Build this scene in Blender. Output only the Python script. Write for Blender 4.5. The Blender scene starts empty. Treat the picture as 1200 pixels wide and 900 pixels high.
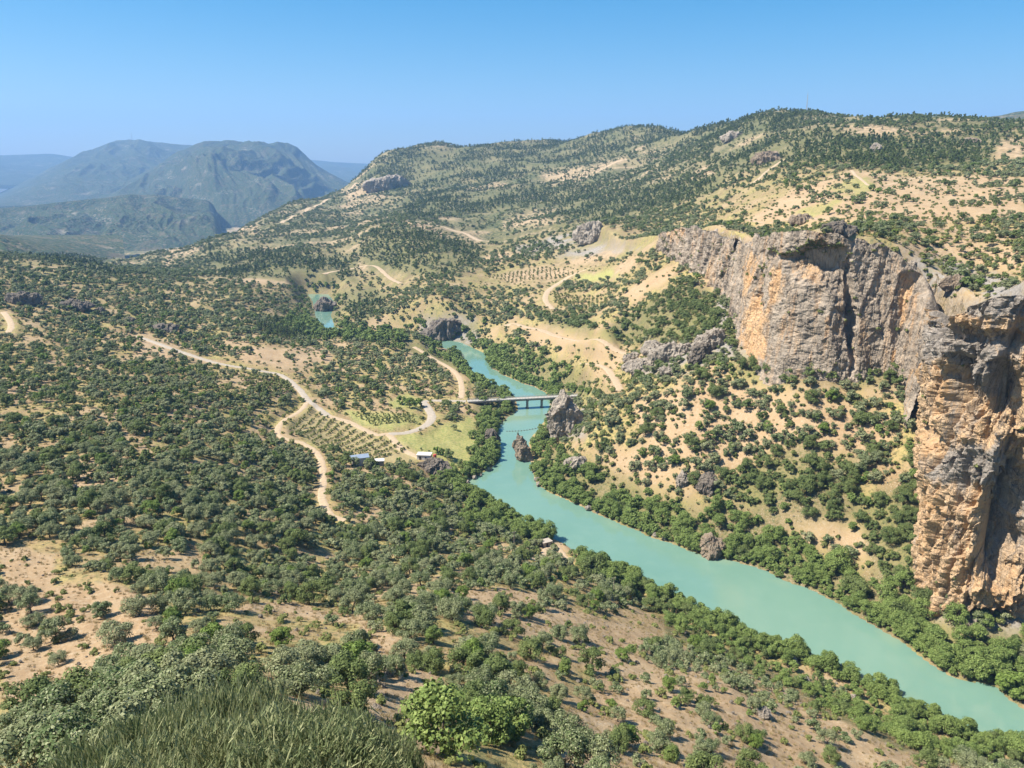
import bpy, math, random
import numpy as np
rng = np.random.default_rng(11)
random.seed(11)
C = bpy.context.scene.collection
SC = bpy.context.scene
PI = math.pi
# ------------------------------------------------------------------ camera model
F, CU, CV, EYE = 924.0, 600.0, 450.0, 172.0
PITCH = math.atan((450 - 205) / F)
CP, SP = math.cos(PITCH), math.sin(PITCH)

def ray(u, v):
    dx = (np.asarray(u, float) - CU) / F
    dy = (CV - np.asarray(v, float)) / F
    return dx, CP + dy * SP, -SP + dy * CP          # direction with depth 1

def at_t(u, v, t):
    dx, yw, zw = ray(u, v)
    return np.stack([dx * t, yw * t, EYE + zw * t], -1)

def at_z(u, v, z):
    dx, yw, zw = ray(u, v)
    t = (z - EYE) / zw
    return np.stack([dx * t, yw * t, EYE + zw * t], -1)

def proj(x, y, z):
    dz = z - EYE
    dep = np.maximum(y * CP - dz * SP, 0.1)
    return CU + F * x / dep, CV - F * (y * SP + dz * CP) / dep, dep

# ------------------------------------------------------------------ noise
_p = np.random.default_rng(3).permutation(256)
_p = np.concatenate([_p, _p, _p])
_g = np.random.default_rng(4).normal(size=(256, 3)); _g /= np.linalg.norm(_g, axis=1)[:, None]

def pnoise(x, y, z=0.0):
    x, y, z = np.broadcast_arrays(np.asarray(x, float), np.asarray(y, float), np.asarray(z, float))
    xi, yi, zi = np.floor(x).astype(int), np.floor(y).astype(int), np.floor(z).astype(int)
    xf, yf, zf = x - xi, y - yi, z - zi
    fade = lambda t: t * t * t * (t * (t * 6 - 15) + 10)
    a, b, c = fade(xf), fade(yf), fade(zf)
    out = 0.0
    for i in (0, 1):
        wx = a if i else 1 - a
        for j in (0, 1):
            wy = b if j else 1 - b
            for k in (0, 1):
                wz = c if k else 1 - c
                h = _p[_p[_p[(xi + i) & 255] + ((yi + j) & 255)] + ((zi + k) & 255)]
                g = _g[h]
                out = out + wx * wy * wz * (g[..., 0] * (xf - i) + g[..., 1] * (yf - j) + g[..., 2] * (zf - k))
    return out * 1.5

def fbm(x, y, z=0.0, o=4, gain=0.5):
    s, a, f = 0.0, 1.0, 1.0
    for i in range(o):
        s = s + a * pnoise(x * f + 17.3 * i, y * f - 9.1 * i, np.asarray(z) * f + 3.7 * i)
        a *= gain; f *= 2.03
    return s

def ridged(x, y, z=0.0, o=4, gain=0.5):
    s, a, f = 0.0, 1.0, 1.0
    for i in range(o):
        s = s + a * (1 - 2 * np.abs(pnoise(x * f + 7.3 * i, y * f + 5.1 * i, np.asarray(z) * f)))
        a *= gain; f *= 2.1
    return s

def sstep(a, b, x):
    t = np.clip((x - a) / (b - a), 0, 1)
    return t * t * (3 - 2 * t)

def in_poly(x, y, poly):
    poly = np.asarray(poly, float)
    r = np.zeros(np.shape(x), bool)
    j = len(poly) - 1
    for i in range(len(poly)):
        xi, yi, xj, yj = poly[i][0], poly[i][1], poly[j][0], poly[j][1]
        if yi != yj:
            r ^= ((yi > y) != (yj > y)) & (x < (xj - xi) * (y - yi) / (yj - yi) + xi)
        j = i
    return r

def dist_line(x, y, pts, closed=False):
    pts = np.asarray(pts, float)[:, :2]
    d = np.full(np.shape(x), 1e9)
    n = len(pts)
    for i in range(n if closed else n - 1):
        a, b = pts[i], pts[(i + 1) % n]
        ab = b - a
        L = max(float(ab @ ab), 1e-9)
        t = np.clip(((x - a[0]) * ab[0] + (y - a[1]) * ab[1]) / L, 0, 1)
        d = np.minimum(d, (x - a[0] - t * ab[0]) ** 2 + (y - a[1] - t * ab[1]) ** 2)
    return np.sqrt(d)

def resample(pts, step):
    """smooth polyline through pts (Catmull-Rom), even spacing"""
    P = np.asarray(pts, float)
    P = np.concatenate([[2 * P[0] - P[1]], P, [2 * P[-1] - P[-2]]])
    out = []
    for i in range(1, len(P) - 2):
        t = np.linspace(0, 1, 24, endpoint=False)[:, None]
        p0, p1, p2, p3 = P[i - 1], P[i], P[i + 1], P[i + 2]
        out.append(0.5 * ((2 * p1) + (-p0 + p2) * t + (2 * p0 - 5 * p1 + 4 * p2 - p3) * t ** 2 + (-p0 + 3 * p1 - 3 * p2 + p3) * t ** 3))
    out.append(P[-2][None])
    Q = np.concatenate(out)
    d = np.concatenate([[0], np.cumsum(np.linalg.norm(np.diff(Q, axis=0), axis=1))])
    n = max(2, int(d[-1] / step) + 1)
    s = np.linspace(0, d[-1], n)
    return np.stack([np.interp(s, d, Q[:, k]) for k in range(Q.shape[1])], -1)

# ------------------------------------------------------------------ terrain control points
def polar(p):
    r = np.hypot(p[..., 0], p[..., 1]); th = np.arctan2(p[..., 0], p[..., 1])
    return np.stack([th * 2.6, np.log(np.maximum(r, 1.0))], -1)

ZP = [  # (u, v, z) common ground seen at a known height
 # left bank of the river, slope up to the left
 (560,600,6),(600,625,10),(650,655,12),(700,688,12),(760,730,15),(830,765,14),(900,795,14),(970,825,16),(1100,875,10),(1190,893,6),
 (400,650,42),(400,580,32),(560,640,22),(480,600,26),(500,720,75),(600,700,48),(700,750,50),(850,800,50),(1000,850,44),(1150,896,24),
 (300,600,50),(300,680,66),(200,560,60),(200,640,68),(0,600,69),(100,540,63),(0,470,62),(120,470,56),(0,410,55),(100,410,45),(0,340,60),(60,372,50),
 (250,500,42),(200,430,36),(165,396,36),(250,425,28),(330,440,22),(360,470,19),(300,470,30),(330,510,26),(370,540,26),
 (400,510,15),(440,530,13),(480,530,11),(440,490,14),(480,490,11),(520,520,7),(540,500,6),(500,460,9),(420,460,15),(400,430,15),(450,430,11),(500,430,9),
 (530,470,8),(548,470,8),(520,440,7),(320,400,22),(300,380,22),(300,345,26),(220,350,33),(150,335,42),(400,395,9),(350,395,9),(345,370,7),(400,365,8),(450,330,22),(450,370,16),
 (500,395,14),(520,372,27),(520,400,8),(490,410,9),(560,395,9),(590,405,14),(600,422,10),(640,440,12),(650,430,15),(690,425,26),(670,455,9),
 # bare slope under the camera
 (60,780,88),(250,740,88),(130,700,80),(0,840,99),(60,720,82),(400,760,86),
]
TP = [  # (u, v, depth)
 (600,850,112),(600,893,92),(750,893,118),(900,893,148),(1000,893,165),(450,893,68),(300,880,60),(150,880,60),(0,893,70),(520,800,130),(700,830,150),(1100,893,185),
 # beyond
 (0,303,1100),(100,317,1060),(200,326,1080),(180,318,1320),(250,312,1380),(300,320,1250),(380,320,1200),
 (480,303,1180),(480,277,1330),(430,285,1380),(550,300,1160),(560,283,1450),(550,250,1750),(550,220,2200),(550,190,2550),(570,173,2900),
 (480,250,1850),(480,210,2450),(500,173,2850),(440,190,2850),(460,182,2850),(480,177,2850),(425,208,2850),(400,228,2750),(350,243,2600),(300,262,2300),(260,280,1950),(215,300,1600),(350,280,1650),(400,260,2000),(350,300,1400),(420,300,1350),
 (650,280,1180),(650,240,1700),(650,210,2100),(650,180,2550),(650,164,2850),
 (600,380,810),(640,350,860),(660,330,930),(620,320,1000),(600,350,900),(580,330,1000),
 (750,252,1250),(750,220,1550),(750,190,1950),(750,154,2550),
 (850,200,1250),(850,170,1550),(850,151,1950),(800,225,1250),
]
LOW = [(700,540,15),(700,505,26),(660,505,7),(720,440,30),(800,530,29),(800,580,15),(800,475,46),(800,425,60),(860,402,73),(930,430,71),(1000,430,72),(1050,437,71),
 (900,500,44),(900,560,26),(900,620,10),(1000,500,50),(1000,560,33),(1000,640,13),(1000,695,5),(1070,480,59),(1070,560,38),(1080,640,20),(1080,700,9),(1130,730,11),(1180,760,8),
 (760,590,8),(700,570,6),(830,620,6),(735,410,36),(700,400,42),(760,370,64),(840,370,80),(680,380,40),(700,355,48),(1250,770,9),(1350,790,8)]
LOWT = [(832,322,640),(800,300,715),(785,291,760),(760,288,815),(700,330,850),(740,292,900),(700,281,1050),(690,300,1000),(830,345,600)]
UP = [(1300,300,420),(1190,300,420),(1100,292,450),(1000,262,520),
 (950,240,660),(950,210,820),(950,170,1120),(950,141,1520),(1000,141,1500),(920,134,1750),(1100,240,600),(1100,200,800),(1100,165,1060),(1100,137,1380),(1040,139,1420),(1190,149,1320),(1190,200,760),(1190,240,570),(1320,160,1300),(1320,240,560),
 (850,240,900),(1400,200,760)]
CL = [(1700,300),(1450,285),(1300,274),(1200,271),(1156,277),(1130,286),(1116,293),(1108,305),(1106,326),(1106,352),(1100,380),(1082,404),(1052,418),(1000,424),(960,427),(930,434),(910,448),(890,480),(877,515),(868,560),(842,630),(815,690),(785,760),(750,840),(715,940),(690,1050)]
RIMV = [330,325,328,334,345,368,390,408,406,392,372,342,303,281,273,271,273,277,287,281,275,266,272,277,281,270]
def ut(u, t):  # plan point from picture column and depth along the axis (mid height of the view)
    y = (t + (90.0 - EYE) * SP) / CP
    return np.array([(u - CU) / F * t, y])
CLP = np.array([ut(u, t) for u, t in CL])
ps = []
for u, v, z in ZP: ps.append(at_z(u, v, z))
for u, v, t in TP: ps.append(at_t(u, v, t))
NEAR = []
for a_ in (-100, -70, -45, -20, 0, 20, 45, 70, 100):   # the viewpoint is a steep rounded spur
    for r_, z_ in ((0.6,170.3),(5,167.4),(9,163.8 + (0.4 if a_ == -20 else 0)),(13,159.8 + (1.0 if a_ == -20 else 0)),(20,153),(35,138),(50,126)):
        NEAR.append((r_ * math.sin(math.radians(a_)), r_ * math.cos(math.radians(a_)), z_ + (2 if abs(a_) > 60 else 0)))
for a_ in (-33, -27):
    for r_, z_ in ((9, 164.4), (12.5, 161.2), (20, 153)): NEAR.append((r_ * math.sin(math.radians(a_)), r_ * math.cos(math.radians(a_)), z_))
for p in NEAR: ps.append(np.array(p, float))
# ground falls away behind the skyline, and carries on past both edges of the view
for u, v, t in [(500,172,2850),(570,173,2900),(650,164,2850),(440,190,2850),(460,182,2850),(480,177,2850),(750,154,2550),(850,151,1950)]:
    q = at_t(u, v, t); s = (t + 900) / t
    ps.append(np.array([q[0] * s, q[1] * s, q[2] - 160]))
for x, y, z in [(-900,500,75),(-1500,1200,60),(-700,250,90),(-350,120,100),(-120,40,112),(-200,120,98),(200,60,80),(120,60,100),(-2600,2600,-70),(-1500,2300,-60),(-800,2200,-30),(-1700,4300,-140),(-1000,3300,-90),(0,4600,90),(3000,3500,150),(330,120,12)]:
    ps.append(np.array([x, y, z], float))
low = ps + [at_z(u, v, z) for u, v, z in LOW] + [at_t(u, v, t) for u, v, t in LOWT]
upp = ps + [at_t(u, v, t) for u, v, t in UP]
for p_, v_ in zip(CLP, RIMV):
    _, yw_, zw_ = ray(0, v_); upp.append(np.array([p_[0], p_[1], EYE + zw_ / yw_ * p_[1]]))
for k_ in range(11, len(CLP) - 1):      # the plateau starts level behind its rim
    d_ = CLP[k_ + 1] - CLP[k_ - 1]; d_ /= np.linalg.norm(d_); n_ = np.array([d_[1], -d_[0]]); n_ = n_ if n_[0] + n_[1] * 0.5 > 0 else -n_
    _, yw_, zw_ = ray(0, RIMV[k_]); z_ = EYE + zw_ / yw_ * CLP[k_][1]
    for q_, h_ in ((14, 0.3), (30, 1.2)): upp.append(np.array([CLP[k_][0] + n_[0] * q_, CLP[k_][1] + n_[1] * q_, z_ + h_]))
for u, v, t in [(950,141,1520),(1100,137,1380),(1190,149,1320),(920,134,1750),(1320,160,1300)]:
    q = at_t(u, v, t); s = (t + 700) / t
    upp.append(np.array([q[0] * s, q[1] * s, q[2] - 120]))

class TPS:
    def __init__(self, P, lam=1e-4):
        P = np.array(P); self.c = polar(P); n = len(P)
        d2 = ((self.c[:, None] - self.c[None]) ** 2).sum(-1)
        K = 0.5 * d2 * np.log(d2 + 1e-12) + lam * np.eye(n)
        Q = np.concatenate([np.ones((n, 1)), self.c], 1)
        A = np.block([[K, Q], [Q.T, np.zeros((3, 3))]])
        self.w = np.linalg.solve(A, np.concatenate([P[:, 2], np.zeros(3)]))
    def __call__(self, x, y):
        x = np.asarray(x, float); sh = x.shape
        c = polar(np.stack([x, np.asarray(y, float)], -1).reshape(-1, 2)).astype(np.float32)
        out = np.empty(len(c)); n = len(self.c); cc = self.c.astype(np.float32); w = self.w.astype(np.float32)
        for i in range(0, len(c), 60000):
            b = c[i:i + 60000]
            d2 = (b[:, :1] - cc[None, :, 0]) ** 2 + (b[:, 1:] - cc[None, :, 1]) ** 2
            K = 0.5 * d2 * np.log(d2 + 1e-12)
            out[i:i + 60000] = K @ w[:n] + w[n] + b @ w[n + 1:]
        return out.reshape(sh)
T_low, T_up = TPS(low), TPS(upp)

# ------------------------------------------------------------------ plan outlines
LB = [(1420,985),(1300,925),(1200,884),(1100,852),(1030,822),(960,792),(900,767),(850,742),(800,717),(750,692),(700,667),(650,636),(600,604),(565,580),(545,570),(560,557),(578,546),(584,528),(580,512),(590,494),(606,480),(600,466),(580,455),(560,444),(546,430),(538,414)]
RB = [(568,414),(576,430),(600,444),(630,455),(644,466),(643,484),(634,500),(622,515),(622,540),(627,560),(640,574),(660,583),(700,600),(740,617),(780,632),(830,648),(870,657),(900,667),(930,681),(960,692),(1000,716),(1060,752),(1080,767),(1120,791),(1170,803),(1200,828),(1300,868),(1420,920)]
LB = [(u, v - 11 * min(1.0, max(0.0, (u - 620) / 130)) - 6 * min(1.0, max(0.0, (u - 760) / 200)) + 13 * min(1.0, max(0.0, (u - 1010) / 150))) for u, v in LB]; RB = [(u, v + 3 * min(1.0, max(0.0, (u - 620) / 130))) for u, v in RB]
lb, rb = at_z(*np.array(LB).T, 0)[:, :2], at_z(*np.array(RB).T, 0)[:, :2]
lb, rb = resample(lb, 6), resample(rb, 6)
lb = lb + np.stack([fbm(lb[:, 0] / 14, lb[:, 1] / 14), fbm(lb[:, 0] / 14 + 9, lb[:, 1] / 14)], -1) * 1.6
rb = rb + np.stack([fbm(rb[:, 0] / 14, rb[:, 1] / 14), fbm(rb[:, 0] / 14 + 9, rb[:, 1] / 14)], -1) * 1.6
# upstream: the reach swings left behind the wooded bank and shows again as a far pool
up_l = at_z([505,440,385,372,368,366,360],[402,396,390,378,364,352,344], 1.0)[:, :2]
up_r = at_z([385,393,388,392,410,470,540],[344,354,368,382,389,388,400], 1.0)[:, :2]
RIVER = np.concatenate([lb, up_l, up_r, rb])

CLIFF = resample(CLP, 1.0)
far_close = np.array([[300, 2600], [2500, 6000], [6000, 4000], [4000, 0], [500, 120]], float)
PLATEAU = np.concatenate([resample(CLP, 6), far_close])

# ------------------------------------------------------------------ ground sheet (one polar grid)
NT, NR = 1250, 1120
TH = np.linspace(math.radians(-54), math.radians(54), NT)
LR = np.linspace(math.log(2.5), math.log(5400), NR)
tt, ll = np.meshgrid(TH, LR)
rr = np.exp(ll)
gx, gy = rr * np.sin(tt), rr * np.cos(tt)

def plateau_w(x, y):
    m = (y > 150) & (x > -100)
    w = np.zeros(np.shape(x)); 
    xi, yi = x[m], y[m]
    d = dist_line(xi, yi, resample(CLP, 6))
    ins = in_poly(xi, yi, PLATEAU)
    nb = sstep(330, 400, yi); w[m] = np.where(ins, sstep(26 - 17 * nb, 34 - 18 * nb, d), 0)
    return w
def river_d(x, y):
    d = np.full(np.shape(x), 999.0)
    m = (y > 130) & (y < 1400) & (x > -420) & (x < 560)
    xi, yi = x[m], y[m]
    q = dist_line(xi, yi, RIVER, True)
    d[m] = np.where(in_poly(xi, yi, RIVER), -q, q)
    return d
wpl = plateau_w(gx, gy)
gz = np.where(wpl > 0.999, 0.0, T_low(gx, gy)) * (1 - wpl) + np.where(wpl > 0, T_up(gx, gy), 0.0) * wpl
amp = np.clip((rr - 60) / 100, 0, 1)
gz = gz + amp * (fbm(gx / 60, gy / 60, 0, 4) * np.clip(rr * 0.004, 0.6, 3.2)
                 + np.clip((rr - 900) / 1200, 0, 1) * ((ridged(gx / 420, gy / 420, 3.0, 5) - 0.75) * 17 + ridged(gx / 130, gy / 130, 3.0, 3) * 3))
gz = gz + fbm(gx / 7, gy / 7, 2.0, 3) * 0.45 * np.clip((rr - 15) / 40, 0.15, 1)
rd = river_d(gx, gy)
bank = np.maximum(gz, 1.0) * sstep(2, 34, rd) + (0.35 + 0.9 * sstep(0, 7, rd)) * (1 - sstep(2, 34, rd))
gz = np.where(rd < 900, np.where(rd > 0, np.where(rd < 34, bank, np.maximum(gz, 1.0)), -0.15 - 2.2 * sstep(0, 6, -rd)), gz)

def HG(x, y):
    x = np.asarray(x, float); y = np.asarray(y, float)
    fi = (np.arctan2(x, y) - TH[0]) / (TH[1] - TH[0]); fj = (np.log(np.maximum(np.hypot(x, y), 2.6)) - LR[0]) / (LR[1] - LR[0])
    fi = np.clip(fi, 0, NT - 1.001); fj = np.clip(fj, 0, NR - 1.001)
    i, j = fi.astype(int), fj.astype(int); a, b = fi - i, fj - j
    return (gz[j, i] * (1 - a) + gz[j, i + 1] * a) * (1 - b) + (gz[j + 1, i] * (1 - a) + gz[j + 1, i + 1] * a) * b

def cast(u, v, t0=14.0, tmax=4800.0):
    """where the view ray through a picture point meets the ground"""
    u = np.atleast_1d(np.asarray(u, float)); v = np.atleast_1d(np.asarray(v, float))
    dx, yw, zw = ray(u, v)
    ts = np.exp(np.linspace(math.log(t0), math.log(tmax), 900))
    hit = np.full(len(u), tmax); done = np.zeros(len(u), bool); prev = np.full(len(u), t0)
    for t in ts:
        h = HG(dx * t, yw * t); below = (EYE + zw * t < h) & ~done
        for k in np.nonzero(below)[0]:
            a, b = prev[k], t
            for _ in range(22):
                m = 0.5 * (a + b)
                if EYE + zw[k] * m < HG(dx[k] * m, yw[k] * m): b = m
                else: a = m
            hit[k] = b
        done |= below; prev[:] = t
    p = np.stack([dx * hit, yw * hit], -1)
    return np.concatenate([p, HG(p[:, 0], p[:, 1])[:, None]], 1)

# ------------------------------------------------------------------ roads (polylines on the ground) cut into the sheet
ROADS = {
 'road_1': ('asphalt', 4.8, [(160,394),(200,408),(250,425),(300,434),(330,441),(350,455),(362,470),(385,487)]),
 'road_2': ('asphalt', 6.0, [(455,509),(480,506),(500,498),(506,488),(500,476),(497,470),(520,470),(546,470)]),
 'dirt_track_1': ('dirt', 4.6, [(385,487),(410,496),(440,509),(455,509),(470,525),(492,538)]),
 'dirt_track_2': ('dirt', 3.6, [(360,472),(350,483),(333,493),(325,505),(335,514),(356,521),(374,535),(379,560),(377,582),(386,600),(405,612)]),
 'dirt_track_3': ('dirt', 4.6, [(540,467),(541,455),(537,441),(526,431),(510,422),(485,405)]),
 'dirt_track_4': ('dirt', 6.5, [(592,384),(601,378),(614,383),(640,389),(680,400),(715,406),(740,413)]),
 'dirt_track_5': ('dirt', 5.5, [(682,428),(703,427),(714,436),(721,447),(727,458)]),
 'dirt_track_6': ('dirt', 6.0, [(648,363),(639,350),(646,338),(665,326),(684,317),(706,308)]),
 'dirt_track_7': ('dirt', 4.6, [(4,366),(11,376),(13,384),(7,392)]),
 'dirt_track_9': ('dirt', 9, [(575,283),(540,272),(505,263),(470,258)]),
 'dirt_track_10': ('dirt', 10, [(628,213),(690,206),(735,186)]),
 'dirt_track_11': ('dirt', 3.6, [(830,230),(880,215),(905,197),(925,184)]),
 'dirt_track_12': ('dirt', 3.5, [(1000,266),(940,254),(900,262),(845,258)]),
 'dirt_track_13': ('dirt', 3.2, [(998,199),(1012,212),(1030,219),(1090,205)]),
 'dirt_track_14': ('dirt', 4, [(945,166),(1000,156),(1080,153)]),
 'dirt_track_15': ('dirt', 10, [(330,262),(370,241),(418,213)]),
 'dirt_track_16': ('dirt', 7, [(378,322),(430,311),(470,332)]),
 'footpath': ('gravel', 1.0, [(112,680),(128,705),(140,725),(156,748),(170,768)]),
 'dirt_track_8': ('dirt', 3.4, [(590,641),(612,646),(630,652),(645,640),(662,655),(672,668)]),
}
road_pts = {}
for k, (m, w, px) in ROADS.items():
    p = cast(*np.array(px, float).T)
    road_pts[k] = resample(p[:, :2], 2.0)
ALLR = [(road_pts[k], ROADS[k][1]) for k in ROADS]
def road_d(x, y):
    d = np.full(np.shape(x), 999.0)
    for p, w in ALLR:
        m = (x > p[:, 0].min() - 25) & (x < p[:, 0].max() + 25) & (y > p[:, 1].min() - 25) & (y < p[:, 1].max() + 25)
        if m.any():
            q = dist_line(x[m], y[m], p[::2] if len(p) > 8 else p) - w / 2
            d[m] = np.minimum(d[m], q)
    return d
rdd = road_d(gx, gy)
for p, w in ALLR:   # level the ground across each road
    zs = HG(p[:, 0], p[:, 1]); k = 9
    zs = np.convolve(np.pad(zs, k, mode='edge'), np.ones(2 * k + 1) / (2 * k + 1), 'valid')
    m = (gx > p[:, 0].min() - 12) & (gx < p[:, 0].max() + 12) & (gy > p[:, 1].min() - 12) & (gy < p[:, 1].max() + 12)
    idx = np.nonzero(m.ravel())[0]
    X, Y = gx.ravel()[idx], gy.ravel()[idx]
    best = np.full(len(idx), 1e9); bz = np.zeros(len(idx))
    for q in range(0, len(p)):
        d = (X - p[q, 0]) ** 2 + (Y - p[q, 1]) ** 2
        b = d < best; best[b] = d[b]; bz[b] = zs[q]
    wt = 1 - sstep(w / 2 + 1.5, w / 2 + 7, np.sqrt(best))
    g = gz.ravel(); g[idx] = g[idx] * (1 - wt) + bz * wt; gz = g.reshape(gz.shape)

# ------------------------------------------------------------------ colour patches of the ground (world masks)
gu, gv, gd = proj(gx, gy, gz)
wob = fbm(gx / 18, gy / 18, 5, 3) * np.clip(9 - rr / 400, 2, 8)
wob2 = fbm(gx / 18 + 40, gy / 18, 5, 3) * np.clip(9 - rr / 400, 2, 8) * 0.6
def pmask(poly):
    P = np.array(poly, float)
    return in_poly(gu + wob, gv + wob2, P)
BARE = [  # pale tan soil, cut slopes, fallow fields
 [(0,690),(120,680),(180,700),(200,790),(110,870),(40,860),(0,800)],[(250,720),(330,715),(420,735),(440,880),(520,890),(520,800),(460,740),(330,700)],
 [(620,700),(760,740),(900,800),(1000,830),(1180,893),(1150,900),(640,900),(700,800)],[(520,690),(640,690),(700,760),(560,740)],
 [(740,470),(830,440),(990,470),(1060,500),(1000,560),(860,560),(760,530)],[(690,530),(760,520),(800,560),(760,575),(690,545)],
 [(590,378),(650,386),(740,408),(742,416),(680,407),(604,388)],[(690,422),(712,422),(730,456),(716,452)],
 [(725,345),(780,312),(792,322),(745,352)],[(715,315),(747,295),(747,312),(720,330)],[(585,322),(640,310),(685,318),(650,328),(600,333)],
 [(260,405),(380,408),(395,425),(330,432),(260,415)],[(265,440),(330,445),(340,465),(300,470)],
 [(340,500),(362,476),(470,522),(490,538),(440,543),(390,530)],
 [(380,310),(430,305),(435,318),(385,322)],[(275,325),(340,327),(340,334),(275,334)],[(470,257),(505,262),(510,268),(475,268)],[(510,270),(540,283),(530,288),(510,278)],[(535,270),(568,280),(560,286),(535,276)],
 [(400,225),(440,205),(435,222),(410,240)],[(200,290),(215,282),(240,290),(225,298),(185,315)],[(270,262),(300,262),(310,272),(275,275)],
 [(590,260),(640,255),(640,262),(590,266)],[(630,200),(690,195),(735,182),(735,188),(690,208),(640,212)],[(600,178),(632,168),(632,173),(604,184)],
 [(870,262),(940,215),(1000,198),(1040,205),(1120,208),(1170,200),(1200,215),(1200,260),(1100,262),(1000,258)],
 [(945,160),(1010,145),(1080,152),(1000,164)],[(1145,165),(1200,163),(1200,190),(1150,182)],[(860,205),(900,195),(920,180),(900,180),(870,195)],
 [(1030,285),(1120,280),(1200,290),(1200,318),(1130,310),(1060,300)],[(1040,262),(1200,270),(1200,282),(1060,276)],
 [(820,215),(850,195),(830,190),(800,215)],[(560,300),(600,296),(600,302),(560,305)],[(0,440),(40,452),(30,470),(0,470)],[(150,395),(200,402),(200,425),(155,420)],
 [(0,640),(70,650),(60,690),(0,690)],[(60,540),(140,520),(170,560),(70,580)],[(190,480),(245,475),(245,505),(200,500)],
 [(800,605),(850,610),(900,640),(860,635)],[(870,590),(960,600),(1060,640),(1050,665),(980,640),(900,610)],[(660,310),(700,292),(740,290),(700,312)],
]
GRASS = [  # irrigated or green-yellow ground
 [(400,482),(492,485),(492,496),(455,504),(425,500)],[(462,514),(505,504),(550,490),(562,497),(548,556),(520,548)],[(455,470),(475,460),(495,470),(490,482),(462,480)],
 [(672,325),(720,315),(722,325),(690,332)],[(970,222),(1005,205),(1030,215),(1010,230)],[(930,250),(985,232),(985,238),(950,255)],
 
]
ROCK = [[(740,430),(800,400),(850,388),(850,420),(800,440),(745,445)],[(835,300),(1000,280),(1200,330),(1200,430),(850,420)],
 [(640,470),(680,470),(690,515),(640,515)],[(490,375),(555,370),(560,400),(500,405)],[(600,290),(680,270),(700,280),(620,300)],[(1085,400),(1200,330),(1200,745),(1085,720)],[(640,300),(700,285),(760,290),(690,300)]]
bare = np.zeros(gx.shape, np.float32); grass = bare.copy(); rock = bare.copy()
for P in BARE: bare[pmask(P)] = 1
for P in GRASS: m = pmask(P); grass[m] = 1 if P[0][1] > 300 else 0.55; bare[m] = 0
for P in ROCK: rock[pmask(P)] = 1
grass[pmask([(335,498),(362,475),(476,522),(494,540),(440,546),(385,532)])] = 0.4
def blur(a, n=1):
    for _ in range(n):
        a = (a + np.roll(a, 1, 0) + np.roll(a, -1, 0)) / 3; a = (a + np.roll(a, 1, 1) + np.roll(a, -1, 1)) / 3
    return a
PINE_Z = [[(420,290),(440,272),(480,266),(520,278),(568,292),(560,315),(520,322),(430,318)],[(425,210),(470,176),(560,172),(640,166),(740,152),(740,180),(640,200),(560,212),(470,222)],
 [(820,185),(960,150),(1060,165),(1180,150),(1160,190),(1060,200),(930,190),(850,205)],[(300,385),(360,365),(400,360),(400,395),(320,400)],[(390,345),(440,335),(460,360),(420,380)],[(470,228),(700,215),(700,240),(480,255)],
 [(0,280),(100,300),(150,330),(40,300)],[(640,250),(760,215),(850,205),(840,225),(700,262)],[(740,150),(940,130),(940,150),(760,175)],[(240,290),(420,300),(420,330),(260,325)]]
RIV_Z = [[(640,565),(700,545),(780,585),(880,600),(960,650),(1080,690),(1085,740),(1200,740),(1200,840),(1060,760),(900,680),(740,625)],[(560,420),(600,400),(690,440),(690,468),(620,452)],[(640,520),(690,540),(700,565),(640,560)],
 [(560,585),(620,610),(660,640),(620,640),(540,610)],[(545,500),(590,490),(590,560),(550,560)],[(360,395),(400,385),(480,395),(540,420),(545,440),(500,415),(420,400)],[(560,470),(600,475),(590,490),(555,490)],[(335,370),(365,355),(365,385),(330,392)],
 [(770,715),(860,760),(960,800),(1100,870),(1180,900),(1060,880),(920,810),(780,740)],[(1085,725),(1200,735),(1200,830),(1100,780)]]
OAK_Z = [[(840,565),(930,520),(1010,540),(1010,610),(900,610)],[(690,395),(800,330),(850,345),(850,395),(740,405)],[(850,425),(1085,430),(1085,455),(870,440)],[(500,380),(560,375),(560,405),(490,405)],[(1000,590),(1085,560),(1085,720),(1020,660)],[(620,360),(700,375),(690,392),(640,380)]]
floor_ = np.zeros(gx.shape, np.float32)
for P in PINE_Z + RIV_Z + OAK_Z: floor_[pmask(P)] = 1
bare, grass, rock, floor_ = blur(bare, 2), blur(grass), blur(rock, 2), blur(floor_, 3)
# natural clearings
clear = sstep(0.12, 0.42, fbm(gx / 38, gy / 38, 8, 3) + 0.25 * pnoise(gx / 9, gy / 9, 2))
farclear = sstep(0.15, 0.4, fbm(gx / 160, gy / 70, 11, 4))
scrub = np.clip((rr - 700) / 900, 0, 1)
bare_f = np.clip(np.maximum(bare, np.maximum(clear * (1 - scrub) * 0.8, farclear * scrub * 0.8)), 0, 1)

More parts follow.
